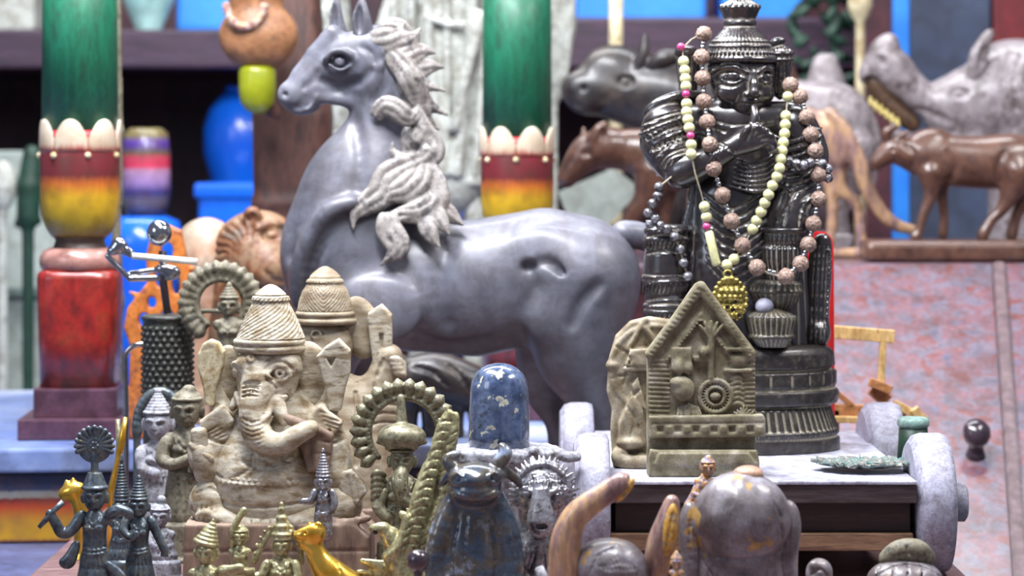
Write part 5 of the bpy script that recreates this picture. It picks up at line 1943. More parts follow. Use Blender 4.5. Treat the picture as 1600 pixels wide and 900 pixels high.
sc.etch([(530, 880), (536, 900), (530, 930)], 2, n=2)
sc.build('animal_body', M['gold'], t, Y)

idol('dark_deity', 'thin dark pewter standing figure in front of the pale elephant figure belly', 'figurine', 1.9, 505, 752, 14, 15, 12, 15, 838, M['pewter'], 'cone', 700,
     arms=[[(492, 768, -2, 5), (486, 782, -4, 4.5), (472, 782, -4, 3.4)], [(518, 768, -2, 5), (523, 784, -4, 4.5), (520, 796, -6, 3.6)]], stand=5)


def sunring(cx, cy, R, r_in, n, spike, Y, mt, root, a0=-220, a1=40, h=1.7, nm='sun_ring', tail=None):
    sc = S(h)
    q = []
    for i in range(61):
        a = math.radians(a0 + (a1 - a0) * i / 60)
        q.append((cx + r_in * math.cos(a), cy + r_in * math.sin(a), 0, 4.2))
    sc.path(q, k=1)
    for i in range(int(n * 2.0)):
        a = math.radians(a0 + (a1 - a0) * (i + .5) / (n * 2.0))
        sc.ell((cx + r_in * math.cos(a), cy + r_in * math.sin(a), -4), (3, 3, 3), k=.6)
    for i in range(n):
        a = math.radians(a0 + (a1 - a0) * (i + .5) / n)
        c, s_ = math.cos(a), math.sin(a)
        sc.path([(cx + (r_in + 3) * c, cy + (r_in + 3) * s_, 0, spike * .2), (cx + (r_in + spike * .62) * c, cy + (r_in + spike * .62) * s_, 0, spike * .33), (cx + (r_in + spike) * c, cy + (r_in + spike) * s_, 0, 1.6)], k=1)
    if tail:
        tail(sc)
    return sc.build(nm, mt, root, Y)


# halo figure
Y = 1.98
t = idol('halo_figure', 'brass bearded figure in a brimmed hat inside a big spiked sun ring', 'figurine', Y, 628, 718, 23, 36, 26, 34, 850, M['brass_dark'], 'cone', 672,
         arms=[[(600, 768, -6, 10), (592, 790, -14, 9), (606, 806, -20, 8)], [(656, 768, -6, 10), (664, 790, -14, 9), (648, 806, -20, 8)]])
sunring(631, 676, 62, 55, 20, 30, Y + .012, M['brass_dark'], t, -225, 45)
sc = S(1.6)
sc.ell((628, 682, -4), (38, 22, 30), k=3)
sc.path([(592, 690, -6, 4), (664, 690, -6, 4)], k=4)
sc.ell((628, 712, -4), (34, 16, 34), k=3, m='s')
sc.smoothpath([(606, 698, -16, 4), (628, 690, -24, 5), (650, 698, -16, 4)], k=2)
sc.path([(628, 664, 0, 9), (626, 622, 6, 6)], k=3)
sc.build('hat_brim', M['brass_dark'], t, Y)
sc = S(1.6)
sc.smoothpath([(628, 734, -22, 10), (626, 752, -30, 12), (632, 776, -32, 9), (644, 786, -30, 7)], k=3)
for q in (-8, 0, 8):
    sc.etch([(626 + q, 738), (626 + q, 772)], 1.4)
sc.build('beard', M['brass_dark'], t, Y)
for s_, xx in ((-1, 596), (1, 660)):
    sc = S(1.6)
    for i in range(5):
        sc.smoothpath([(xx - s_ * 6, 742 + i * 9, -8, 3), (xx + s_ * 6, 736 + i * 9, -16, 4), (xx + s_ * 14, 744 + i * 9, -8, 3)], k=1.5)
    sc.build('epaulette', M['brass_dark'], t, Y)

# brass serpent-bird staff, leaning
Y = 1.88
t = thing('brass_bird', 'tall leaning brass bird-and-serpent ornament with a round black eye', 'ornament', root_at(640, Y))
bf = floor_py(Y)
sc = S(1.5)
sc.smoothpath([(636, 930, 0, 26), (626, 880, 0, 22), (620, 856, 0, 18), (610, 836, -2, 14)], k=5)
sc.smoothpath([(600, 826, -4, 11), (582, 824, -6, 5)], k=4)
sc.path([(612, 890, 0, 14), (566, 878, 6, 5)], k=5, flat=1.5)
sc.path([(612, 900, 0, 12), (560, 896, 6, 5)], k=5, flat=1.5)
sc.smoothpath([(630, 880, 0, 18), (644, 840, -4, 16), (654, 800, -6, 15), (662, 770, -6, 16), (672, 730, -4, 12)], k=5)
sc.smoothpath([(672, 740, -6, 12), (684, 700, -6, 10), (694, 668, -4, 11), (702, 646, -2, 7)], k=4)
sc.smoothpath([(650, 870, 0, 12), (672, 824, -2, 10), (690, 776, -2, 9), (698, 724, -4, 9), (708, 678, -4, 8), (712, 648, -2, 5)], k=3)
sc.smoothpath([(606, 868, -12, 9), (626, 850, -18, 9), (636, 812, -18, 7), (628, 800, -16, 4)], k=3)
for i in range(14):
    f = i / 13
    x, y = 640 + 54 * f, 850 - 190 * f
    sc.etch([(x - 12, y + 3), (x, y - 4), (x + 12, y - 2)], 1.5, n=2)
    sc.etch([(x + 14, y + 4), (x + 26, y - 3)], 1.5)
for x, y in ((680, 690), (690, 660), (700, 640), (712, 652), (698, 720), (706, 690), (660, 760), (640, 800)):
    sc.path([(x, y + 8, -4, 5), (x - 4, y - 6, -6, 1.6)], k=2)
sc.lathe(638, 0, [(bf - 16, 34), (bf, 40)], k=6)
sc.build('bird_body', M['brass'], t, Y)
sc = S(1.2)
sc.ell((587, 829, -12), (4.6, 4.6, 3))
sc.build('eye', M['black'], t, Y)

# domed stone on a rough basin
Y = 2.02
lf = floor_py(Y)
t = thing('domed_stone', 'polished blue-black speckled domed stone upright in a rough grey basin', 'stone', P(790, lf, Y))
lathe('dome', [(567, 1), (567.6, 8), (570, 18), (575, 28), (583, 37), (593, 42.5), (606, 45.5), (640, 47), (680, 47.5), (706, 47.5)], 780, Y, M['marble'], t, n=64)
sc = S(2)
sc.lathe(786, 0, [(697, 84), (703, 92), (716, 92), (724, 70), (760, 56), (lf - 40, 60), (lf - 20, 84), (lf, 86)], k=4, dz=.75)
sc.path([(850, 706, -10, 11), (900, 712, -24, 8)], k=6)
sc.ell((834, 700, -60), (10, 10, 8), k=3)
sc.ell((846, 704, -56), (8, 8, 8), k=3)
sc.disp((690, 690, -90), (900, 770, 90), lambda x, y, z: 1.4 * np.sin(x * .21 + np.sin(z * .2)) * np.sin(z * .17 + y * .2))
sc.build('basin', M['yoni'], t, Y)

# dark marble bull
Y = 1.84
nf = floor_py(Y)
t = thing('marble_bull', 'dark blue veined marble bull figure seen from the front, broad pale muzzle', 'figurine', P(742, nf, Y))
sc = S(2)
sc.smoothpath([(740, 800, 10, 48), (740, 860, 10, 66), (740, 930, 10, 74), (740, nf - 10, 10, 74)], k=10, flat=1.1)
sc.smoothpath([(712, 776, -10, 16), (692, 820, -22, 17), (680, 880, -28, 18), (684, 950, -34, 20)], k=6)
sc.smoothpath([(772, 776, -10, 16), (792, 820, -22, 17), (800, 880, -28, 18), (792, 950, -34, 20)], k=6)
sc.smoothpath([(700, 900, -50, 6), (736, 926, -56, 8), (776, 900, -50, 6)], k=6)
sc.ell((744, 754, -22), (42, 34, 40), k=12)
sc.ell((746, 738, -24), (46, 16, 34), k=8)
sc.ell((744, 764, -50), (34, 15, 18), k=6)
sc.ell((742, 744, -40), (30, 12, 26), k=8)
sc.smoothpath([(708, 728, -22, 11), (700, 716, -20, 8), (714, 708, -20, 6)], k=4)
sc.smoothpath([(776, 726, -22, 12), (790, 708, -18, 10), (784, 696, -16, 6)], k=4)
sc.smoothpath([(784, 732, -10, 8), (806, 748, -4, 6), (814, 760, -4, 3)], k=4)
sc.smoothpath([(704, 740, -10, 7), (690, 756, -4, 4)], k=4)
sc.etch([(714, 772), (744, 780), (776, 770)], 2, n=3)
sc.etch([(716, 760), (744, 766), (772, 758)], 1.4, n=3)
for x in (720, 770):
    sc.knob(x, 742, (7, 5, 4), m='s')
    sc.knob(x, 742, (4, 3, 4))
sc.ringmark(716, 742, 8, 1.8)
sc.ringmark(772, 740, 8, 1.8)
sc.etch([(730, 800), (726, 860), (738, 920)], 2.6, n=3)
sc.etch([(716, 810), (706, 870), (712, 930)], 2.6, n=3)
sc.etch([(766, 806), (776, 870), (768, 930)], 2.6, n=3)
sc.lathe(740, 10, [(nf - 10, 78), (nf, 78)], k=4, dz=.9)
sc.build('bull_body', M['nandi'], t, Y)
# pewter lion
Y = 1.89
nf = floor_py(Y)
t = thing('pewter_lion', 'shiny pewter lion bust with open round mouth and wavy mane', 'figurine', P(846, nf, Y))
sc = S(1.7)
sc.ell((847, 772, 0), (43, 46, 40), k=4)
sc.path([(845, 812, 4, 36), (842, 860, 8, 50), (842, nf - 24, 10, 54)], k=10, flat=1.15)
sc.lathe(842, 10, [(nf - 30, 50), (nf, 58)], k=6, dz=.8)
sc.smoothpath([(846, 752, -36, 12), (844, 780, -46, 15), (845, 806, -50, 22)], k=8)
sc.ell((846, 814, -46), (21, 22, 22), k=6)
sc.ell((824, 768, -36), (14, 7, 8), k=4, m='s')
sc.ell((872, 770, -34), (14, 7, 8), k=4, m='s')
sc.ell((824, 769, -32), (9, 5.5, 6), k=1)
sc.ell((872, 771, -30), (9, 5.5, 6), k=1)
sc.smoothpath([(808, 760, -32, 2.6), (824, 758, -40, 3.2), (838, 768, -44, 2.6)], k=2)
sc.smoothpath([(856, 768, -44, 2.6), (872, 758, -38, 3.2), (888, 762, -28, 2.6)], k=2)
sc.ell((845, 813, -72), (10, 5, 14), k=2, m='s')
sc.etch([(846, 790), (846, 806)], 1.5)
sc.etch([(824, 820), (834, 832), (846, 836), (858, 832), (868, 820)], 1.4, n=3)
rr = random.Random(5)
for i in range(26):
    a = math.radians(-200 + 220 * i / 25)
    x, y = 847 + 42 * math.cos(a), 770 + 46 * math.sin(a)
    sc.path([(x, y, -14, 5), (x + 13 * math.cos(a) + rr.uniform(-3, 3), y + 13 * math.sin(a), -2, 1.8)], k=2)
for i in range(34):
    x, y = 812 + rr.random() * 68, 840 + rr.random() * 60
    dx = (x - 846) * .3
    sc.etch([(x, y), (x + dx * .4, y + 12), (x + dx, y + 24)], 1.8, n=2, m='u' if i % 2 else 's')
for i in range(16):
    x = 812 + i * 4.6
    sc.etch([(x, 736 + abs(i - 8)), (x + 2, 748 + abs(i - 8)), (x - 1, 754 + abs(i - 8))], 1.4, n=2)
sc.build('lion_body', M['pewter'], t, Y)
t = thing('knob_ball', 'small dark polished ball between the brass bird and the marble bull', 'ball', root_at(653, 1.79))
bb = floor_py(1.79)
lathe('ball_stem', [(880, 10), (900, 6), (bb - 10, 8), (bb, 18)], 653, 1.79, M['knob'], t)
sc = S(1.8)
sc.ell((653, 876, 0), (18, 18, 18))
sc.build('ball', M['knob'], t, 1.79)

# buffalo head with two horns
Y = 1.74
hf = floor_py(Y)
t = thing('horned_head', 'brown polished wooden buffalo head with two upright horns, cut pale at the tips', 'carving', P(964, hf, Y))
sc = S(2)
sc.ell((962, 896, 0), (52, 54, 52), k=8)
sc.ell((946, 890, 6), (48, 48, 50), k=6)
sc.path([(964, 940, 10, 56), (968, hf - 56, 14, 60)], k=10)
sc.lathe(968, 14, [(hf - 60, 56), (hf, 58)], k=6)
for i in range(9):
    sc.etch([(934 + i * 6, 862 + abs(i - 5) * 3), (942 + i * 6, 882), (944 + i * 6, 900)], 1.4, n=2)
sc.etch([(920, 890), (934, 862), (962, 850)], 2, n=3)
sc.build('head', M['weather'], t, Y)
for nm, pts, cuts in (
        ('horn', [(880, hf - 60, 24, 28), (884, 900, 10, 27), (884, 850, 4, 24), (896, 812, 0, 20), (916, 792, -2, 19), (944, 772, -4, 17), (972, 752, -6, 15)], ((996, 758, -20), (22, 12, 30), -58)),
        ('horn', [(1014, 960, 26, 22), (1024, 900, 14, 20), (1034, 850, 6, 22), (1044, 812, 2, 17), (1050, 784, 0, 11)], ((1052, 822, -26), (14, 42, 22), 14))):
    sc = S(2)
    sc.smoothpath(pts, k=4)
    if pts[0][0] < 900:
        sc.ell(*cuts[:2], m='s', k=1, rot=cuts[2])
    o = sc.build(nm, M['horn'], t, Y)
    sc = S(1.8)
    if pts[0][0] < 900:
        sc.ell((976, 765, -6), (8, 24, 10), rot=-38, k=1)
    else:
        sc.ell((1046, 826, -12), (12, 42, 12), rot=-8, k=1)
        sc.etch([(1050, 800), (1044, 830), (1040, 858)], 2.4, n=2)
    sc.build('cut_face', M['horncut'], o, Y)

# weathered head seen from behind
Y = 1.77
wf = floor_py(Y)
t = thing('bald_head_figure', 'big weathered round wooden head seen from behind, tan knob on top', 'figurine', P(1152, wf, Y))
sc = S(2.2)
sc.ell((1158, 812, 0), (78, 76, 70), k=8)
sc.path([(1156, 860, 4, 66), (1156, 930, 8, 72), (1156, wf - 40, 8, 74)], k=12, flat=1.15)
sc.lathe(1156, 8, [(wf - 46, 72), (wf, 78)], k=8, dz=.85)
sc.etch([(1086, 850), (1110, 862), (1160, 866), (1206, 858), (1232, 846)], 2.4, n=3)
sc.etch([(1092, 836), (1096, 870), (1110, 892)], 2.2, n=3)
sc.etch([(1112, 872), (1120, 900)], 2)
sc.etch([(1196, 870), (1190, 900)], 2)
sc.etch([(1214, 812), (1220, 840), (1214, 860)], 2, n=3)
sc.etch([(1206, 780), (1216, 800), (1218, 820)], 1.6, n=3)
sc.disp((1070, 730, -80), (1240, 990, 80), lambda x, y, z: 1.1 * np.sin(x * .09 + np.sin(y * .07)) * np.sin(y * .08) + .5 * np.sin(x * .3) * np.sin(z * .2 + y * .05))
sc.build('head', M['weather'], t, Y)
sc = S(1.8)
sc.ell((1169, 741, 0), (24, 14, 22))
sc.etch([(1148, 744), (1169, 750), (1190, 744)], 1.4, n=3)
sc.build('top_knob', M['tanspot'], t, Y)
for nm, c, r, q in (('ear', (1086, 846, 8), (24, 62, 22), 8), ('ear', (1226, 836, 8), (26, 54, 22), -8)):
    sc = S(1.9)
    sc.ell(c, r, rot=q)
    sc.ell((c[0], c[1] + 60, 12), (22, 60, 24), k=14)
    for i in range(3):
        sc.etch([(c[0] - 8 + i * 7, c[1] - 34), (c[0] - 10 + i * 8, c[1]), (c[0] - 6 + i * 6, c[1] + 36)], 1.8, n=3)
    sc.build(nm, M['weather'], t, Y)
Y = 1.84
t = idol('painted_figure', 'tiny painted pink, blue and gold clay figure leaning behind the weathered head', 'figurine', Y, 1106, 730, 13, 16, 12, 16, 800, M['pinkclay'], 'hair', 712, lean=-22, stand=9)
t = idol('painted_figure', 'tiny red and gold clay figure between the right horn and the weathered head', 'figurine', 1.70, 1057, 878, 10, 12, 8, 12, 930, M['pinkclay'], 'cone', 860, stand=6)

Y = 1.80
t = thing('small_finial', 'small pale grey wooden knob under the right part of the cart', 'finial', root_at(1280, Y))
ff = floor_py(Y)
sc = S(1.6)
sc.ell((1280, 894, 0), (21, 22, 20))
sc.ell((1272, 882, -10), (9, 8, 8), k=4)
sc.lathe(1280, 0, [(900, 18), (ff - 20, 14), (ff - 10, 22), (ff, 22)], k=5)
sc.etch([(1266, 896), (1280, 886), (1292, 900)], 1.6, n=3)
sc.build('finial_body', M['weather'], t, Y)
Y = 1.80
t = thing('tortoise_figure', 'grey wooden tortoise with a lumpy brown head, at the foot of the right cart wheel', 'figurine', root_at(1416, Y))
sc = S(2)
sc.ell((1414, 908, 0), (60, 36, 50))
sc.lathe(1414, 0, [(910, 52), (ff - 10, 46), (ff, 50)], k=8, dz=.8)
for i in range(5):
    sc.etch([(1366 + i * 22, 896 - abs(i - 2) * -4), (1372 + i * 22, 884 - (2 - abs(i - 2)) * 4)], 2)
sc.etch([(1360, 900), (1384, 884), (1414, 878), (1446, 884), (1470, 900)], 2, n=3)
sc.build('shell', M['weather'], t, Y)
sc = S(1.8)
sc.smoothpath([(1388, 874, 6, 14), (1406, 862, 0, 17), (1432, 862, 0, 18), (1448, 874, 6, 14)], k=6)
sc.ell((1420, 854, -4), (24, 9, 14), k=6)
sc.etch([(1396, 866), (1416, 862), (1440, 868)], 1.8, n=3)
sc.etch([(1414, 850), (1414, 870)], 1.6)
sc.build('head', M['olive'], t, Y)
t = thing('twig_stick', 'short dark twig poking out between pewter lion and horned head', 'stick', root_at(846, 1.76))
tube('stick_body', [P(842, 886, 1.76), P(850, 905, 1.76), root_at(848, 1.76, .002)], [.003, .004, .004], M['yoni'], t)


# ================================================================ middle left: figures, metal stand, woven cylinder
idol('stone_lady', 'dusty brown lady figurine with folded arms left of the pale elephant figure', 'figurine', 2.12, 292, 640, 27, 36, 28, 40, 820, M['olive'], 'hair', 604,
     arms=[[(262, 690, -6, 11), (256, 716, -14, 10), (276, 722, -26, 8), (300, 712, -30, 7)], [(322, 690, -6, 11), (330, 716, -14, 10), (306, 722, -28, 8)]], turn=-.1, h=1.8, group='dusty figures at the left')
idol('stone_lady', 'greyer dusty figurine in a beaded wreath, furthest left of the dusty pair', 'figurine', 2.2, 247, 660, 26, 32, 25, 34, 790, M['yoni'], 'cone', 606,
     arms=[[(222, 706, -6, 10), (226, 730, -14, 9), (248, 738, -22, 8)]], turn=-.1, h=1.9, group='dusty figures at the left')
t = thing('beaded_wreath', 'dark knobbly beaded wreath arching behind the grey dusty figurine', 'wreath', root_at(252, 2.25))
Y = 2.25
sc = S(2)
for i in range(19):
    a = math.radians(-190 + 200 * i / 18)
    sc.ell((250 + 36 * math.cos(a), 664 + 52 * math.sin(a), 0), (8, 8, 7), k=2)
sc.path([(214, 664, 0, 6), (214, floor_py(Y) - 8, 0, 6)])
sc.path([(286, 664, 0, 6), (286, floor_py(Y) - 8, 0, 6)])
sc.path([(210, floor_py(Y) - 6, 0, 6), (290, floor_py(Y) - 6, 0, 6)])
sc.build('wreath_body', M['bronze'], t, Y)

Y = 2.32
cf = floor_py(Y)
t = thing('woven_cylinder', 'dark knobbly woven metal cylinder right of the red pillar block', 'cylinder', P(262, cf, Y))
sc = S(2.2)
sc.lathe(262, 0, [(492, 36), (498, 40), (504, 38), (640, 38), (cf, 38)])
sc.torus((262, 496, 0), 37, 4)
for j in range(17):
    for i in range(20):
        a = 2 * math.pi * (i + .5 * (j % 2)) / 20
        if math.sin(a) < .3:
            sc.ell((262 + 39 * math.cos(a), 512 + j * 9, 39 * math.sin(a)), (4, 3.6, 4), k=1)
sc.build('woven_wall', M['lace'], t, Y)
t = thing('metal_ball_stand', 'polished metal ball on a dark rod with jointed side arms', 'stand', P(252, 494, Y - .0))
t.location = P(262, 490.5, Y)
tube('rod', [P(254, 392, Y), P(255, 440, Y), P(262, 490, Y)], .0036, M['knob'], t)
sc = S(1.6)
sc.ell((249, 364, 0), (19.5, 21, 19.5))
sc.build('ball', M['steel'], t, Y)
sc = S(1.6)
sc.ell((268, 426, 0), (14, 12, 10))
sc.ell((254, 420, 0), (12, 8, 10))
sc.ell((186, 384, 0), (13, 13, 10))
sc.ell((176, 392, -2), (9, 7, 8))
sc.path([(186, 384, 0, 9), (204, 396, 0, 7)], k=3)
for a, b_ in (((168, 400, 0, 4.5), (203, 436, 0, 4.5)), ((203, 436, 0, 5), (262, 434, 0, 5)), ((203, 428, 4, 4.5), (258, 420, 4, 4.5))):
    sc.path([a, b_], k=1)
sc.build('jointed_arm', M['steel'], t, Y)
tube('white_rod', [P(207, 400, Y - .01), P(308, 409, Y - .01)], .0030, mat('white_enamel', [(236, 240, 232), (244, 246, 240)], .3, 10, bump=0), t, n=16)
t = thing('steel_hook', 'small steel hook handle low beside the woven cylinder', 'hook', root_at(198, 2.36))
q = [P(232, 538, 2.36), P(210, 540, 2.36), P(197, 552, 2.36), P(195, 572, 2.36), P(197, 640, 2.36), root_at(197, 2.36, .003)]
tube('hook_body', [Vector(p) for p in spline(q, 4)], .0026, M['steel'], t)

# sun-ring idol behind
Y = 2.28
t = idol('ring_idol', 'olive green idol inside a petalled sun ring, left of the elephant figure crown', 'figurine', Y, 358, 476, 18, 26, 18, 26, 600, M['olive'], 'cone', 440, h=2, stand=12)
sunring(345, 474, 62, 38, 22, 30, Y + .014, M['olive'], t, -240, 60, h=2)
sc = S(2)
sc.path([(314, 486, 0, 4), (380, 486, 0, 4)])
sc.path([(345, 508, 8, 8), (352, 560, 0, 10)])
sc.build('cross_bar', M['olive'], t, Y + .014)

# carved lion with cream back, orange fretwork toy on the platform
Y = 2.72
pz = .047
lf = floor_py(Y, pz)
t = thing('carved_lion', 'big carved brown lion head and mane with a smooth cream back', 'carving', P(400, lf, Y))
sc = S(3)
sc.ell((404, 396, 0), (72, 68, 56), k=8)
sc.ell((424, 420, -34), (40, 40, 36), k=14)
sc.path([(400, 420, 10, 66), (380, 520, 20, 62), (380, lf - 60, 20, 60)], k=14)
sc.lathe(380, 20, [(lf - 80, 60), (lf, 60)], k=8)
sc.ell((398, 338, -34), (15, 17, 12), k=4)
sc.ell((398, 340, -46), (8, 10, 8), k=3, m='s')
sc.knob(428, 366, (16, 10, 8), m='s', k=3)
sc.knob(428, 367, (10, 7, 8), k=2)
sc.etch([(406, 356), (426, 348), (446, 352)], 5, 'u', k=3, n=3)
sc.etch([(420, 420), (436, 436), (452, 436)], 3, n=3)
for i in range(13):
    a = math.radians(110 + i * 12)
    x, y = 406 + 34 * math.cos(a), 400 + 30 * math.sin(a)
    sc.etch([(x, y), (x + 18 * math.cos(a + .3), y + 18 * math.sin(a + .3)), (x + 38 * math.cos(a), y + 38 * math.sin(a))], 3, n=2)
sc.build('lion_head', M['lion'], t, Y)
sc = S(3)
sc.ell((320, 396, 20), (52, 56, 44), k=8)
sc.path([(318, 410, 20, 44), (322, 520, 24, 36), (322, lf - 40, 24, 34)], k=14)
sc.lathe(322, 24, [(lf - 50, 34), (lf, 36)], k=8)
sc.build('cream_back', M['cream'], t, Y)

Y = 2.55
of = floor_py(Y, pz)
t = thing('orange_fretwork', 'orange painted wooden fretwork animal behind the metal ball stand', 'toy', P(250, floor_py(2.58, pz), 2.58))
Y = 2.58
of = floor_py(Y, pz)
sc = S(2.4)
sc.poly([(200, 480), (232, 440), (228, 400), (236, 370), (262, 350), (284, 360), (292, 400), (300, 440), (296, 500), (300, of), (276, of), (270, 560), (236, 556), (232, of), (200, of), (204, 540), (194, 512)], -10, 10, r=4)
for c, r in (((262, 392), (10, 14)), ((252, 436), (9, 13)), ((276, 444), (7, 16)), ((226, 500), (9, 12)), ((262, 500), (12, 18)), ((238, 472), (7, 9)), ((284, 494), (6, 20)), ((254, 540), (14, 8))):
    sc.ell((c[0], c[1], 0), (r[0], r[1], 30), k=2, m='s')
for x, y in ((226, 436), (214, 462), (300, 420)):
    sc.path([(x, y, 0, 5), (x - 12, y - 6, 0, 2)], k=3)
sc.build('fret_body', M['orange'], t, Y)
t = thing('painted_block', 'small orange and white painted block on the platform right of the left pillar', 'block', P(212, floor_py(2.9, pz), 2.9))
c = P(214, floor_py(2.9, pz), 2.9)
box('block_body', c.x - .022, c.x + .022, 2.88, 2.92, pz, pz + .022, M['orange'], t, .003)
box('white_foot', c.x - .03, c.x + .03, 2.865, 2.879, pz, pz + .008, M['white'], t, .002)

# dark carved heap under the horse belly
Y = 2.60
uf = floor_py(Y, pz)
t = thing('dark_carving', 'dim brown carved animal crouching on the platform under the horse belly', 'carving', P(690, uf, Y))
sc = S(3)
sc.smoothpath([(630, 600, 0, 34), (680, 590, 0, 40), (740, 606, 0, 34)], k=10)
sc.ell((620, 580, -10), (26, 30, 24), k=8)
sc.ell((606, 560, -10), (9, 12, 8), k=4)
for x in (640, 672, 712, 746):
    sc.path([(x, 610, -4, 16), (x, uf - 10, -4, 12)], k=8)
    sc.lathe(x, -4, [(uf - 14, 12), (uf, 14)], k=4)
sc.etch([(650, 570), (680, 580), (700, 600)], 4, n=3)
sc.etch([(700, 566), (720, 584), (736, 610)], 4, n=3)
sc.build('animal_body', M['darkwood'], t, Y)
t = thing('grey_bowl', 'pale metal dish glinting on the platform behind the sun-ring figure', 'dish', P(700, floor_py(2.64, pz), 2.64))
t.location = P(588, floor_py(2.66, pz), 2.66)
lathe('dish_body', [(628, 34), (632, 36), (640, 22), (floor_py(2.66, pz), 20)], 588, 2.66, M['steel'], t)

# ================================================================ right: lacquered desk, stick toy, animals on the ledge
TY, TZ = 2.92, P(0, 412, 2.92).z            # back edge of the sloping lid
BY, BZ = 2.24, .209 - (2.92 - 2.24) * .561
desk = thing('slope_desk', 'large mottled reddish lacquered slope-top desk filling the right side', 'desk', Vector((.62, 2.9, -.78)))
dx0, dx1 = .30, .585


def slab(name, x0, x1, m, parent, th=.018, up=0.0, x1b=None, x0b=None):
    d = Vector((0, TY - BY, TZ - BZ)).normalized()
    nrm = Vector((0, -d.z, d.y))
    bm = bmesh.new()
    a = []
    for o_ in (up, up - th):
        for (x, y, z) in ((x0b if x0b is not None else x0, BY, BZ), (x1b if x1b is not None else x1, BY, BZ), (x1, TY, TZ), (x0, TY, TZ)):
            a.append(bm.verts.new(Vector((x, y, z)) + nrm * o_))
    for f in ((0, 1, 2, 3), (7, 6, 5, 4), (0, 4, 5, 1), (1, 5, 6, 2), (2, 6, 7, 3), (3, 7, 4, 0)):
        bm.faces.new([a[i] for i in f])
    bmesh.ops.bevel(bm, geom=bm.edges, offset=.002, segments=2, affect='EDGES')
    return bm_obj(name, bm, m, parent)


slab('sloping_lid', dx0, .548, M['desk'], desk, x1b=.447, x0b=.372)
slab('lid_strip', .5485, .562, M['desk_edge'], desk, up=.004, x0b=.4475, x1b=.461)
slab('side_lid', .5625, .9, M['desk'], desk, x0b=.4615, x1b=.9)
box('ledge', .075, 1.0, TY + .004, TY + .5, TZ - .02, TZ, M['desk'], desk, .004)
box('desk_body', .08, .98, TY + .02, TY + .46, -.78, TZ - .0205, M['maroon'], desk, .004)
box('apron', dx0 + .09, .9, 2.50, TY + .018, -.30, BZ - .03, M['maroon'], desk, .003)
for x in (dx0 + .12, .86):
    box('leg', x - .02, x + .02, 2.52, 2.56, -.78, -.3005, M['maroon'], desk, .003)
# knob standing on the lid
kY = 2.62
kz = BZ + (kY - BY) / (TY - BY) * (TZ - BZ)
d = Vector((0, TY - BY, TZ - BZ)).normalized()
nrm = Vector((0, -d.z, d.y))
kp = P(1524, 0, kY)
best = min((abs((HZ + (CAMZ - (BZ + (y - BY) / (TY - BY) * (TZ - BZ))) * FP / y) - 712), y) for y in [BY + i * .002 for i in range(340)])[1]
kp = Vector(((1524 - 800) * best / FP, best, BZ + (best - BY) / (TY - BY) * (TZ - BZ)))
bm = bmesh.new()
prof = [(0, .0105), (.004, .0095), (.010, .0075), (.014, .0085), (.018, .0125), (.024, .0145), (.030, .0135), (.035, .009), (.0375, .003)]
rings = []
u = Vector((1, 0, 0))
v = nrm.cross(u)
up_dir = (nrm * .62 + Vector((0, 0, 1)) * .5).normalized()
for hgt, r in prof:
    rings.append([bm.verts.new(kp + up_dir * hgt + (u * math.cos(i * math.pi / 12) + v * math.sin(i * math.pi / 12)) * r) for i in range(24)])
for a, b_ in zip(rings[:-1], rings[1:]):
    for i in range(24):
        bm.faces.new((a[i], a[(i + 1) % 24], b_[(i + 1) % 24], b_[i]))
bm.faces.new(rings[0])
bm.faces.new(rings[-1])
bm_obj('lid_knob', bm, M['knob'], desk, True)

# little frame of light sticks
Y = 2.46
t = thing('stick_frame', 'toy frame of light pine sticks beyond the right end of the cart', 'toy', Vector((.335, 2.44, 0)))


def bar(nm, a, b_, w, m, dY=0.0, d=.004):
    pa, pb_ = P(a[0], a[1], Y + dY), P(b_[0], b_[1], Y + dY)
    ax_ = (pb_ - pa)
    n_ = Vector((-ax_.z, 0, ax_.x)).normalized() * (w / 2 * Y / FP)
    bm = bmesh.new()
    vs = []
    for yy in (-d, d):
        for p, s_ in ((pa, 1), (pb_, 1), (pb_, -1), (pa, -1)):
            vs.append(bm.verts.new(p + n_ * s_ + Vector((0, yy, 0))))
    for f in ((0, 1, 2, 3), (7, 6, 5, 4), (0, 4, 5, 1), (1, 5, 6, 2), (2, 6, 7, 3), (3, 7, 4, 0)):
        bm.faces.new([vs[i] for i in f])
    bmesh.ops.bevel(bm, geom=bm.edges, offset=.0006, segments=1, affect='EDGES')
    return bm_obj(nm, bm, m, t)


bar('top_bar', (1270, 516), (1397, 526), 20, M['pine'])
bar('upright', (1380, 532), (1376, 604), 10, M['pine'])
bar('block', (1358, 596), (1392, 610), 14, M['pine2'], -.004)
bar('block', (1362, 606), (1386, 628), 22, M['pine2'], .004)
bar('brace', (1290, 600), (1332, 634), 9, M['pine2'])
bar('base_bar', (1296, 640), (1352, 642), 19, M['pine2'])
bar('base_bar', (1296, 655), (1345, 656), 10, M['pine'], -.008)
bar('long_stick', (1396, 630), (1446, 656), 13, M['pine'], -.004)
bar('short_peg', (1428, 638), (1442, 662), 14, M['pine'], -.012)
fp = floor_py(Y)
bar('leg', (1306, 640), (1306, fp), 10, M['pine2'])
bar('leg', (1410, 636), (1410, fp), 10, M['pine2'], .008)
bar('foot', (1290, fp - 6), (1430, fp - 6), 12, M['pine2'], 0, .03)
t = thing('green_tin', 'small dark green tin with a pale lid behind the right front wheel', 'tin', root_at(1425, 2.2))
Y = 2.2
tf = floor_py(Y)
lathe('tin_body', [(664, 22), (700, 24), (740, 26), (tf, 26)], 1427, Y, M['dkgreen'], t)
lathe('tin_lid', [(652, 20), (656, 25), (664, 25), (668, 22)], 1427, Y, mat('aqua_lid', [(120, 160, 150), (160, 186, 180)], .4, 30), t)

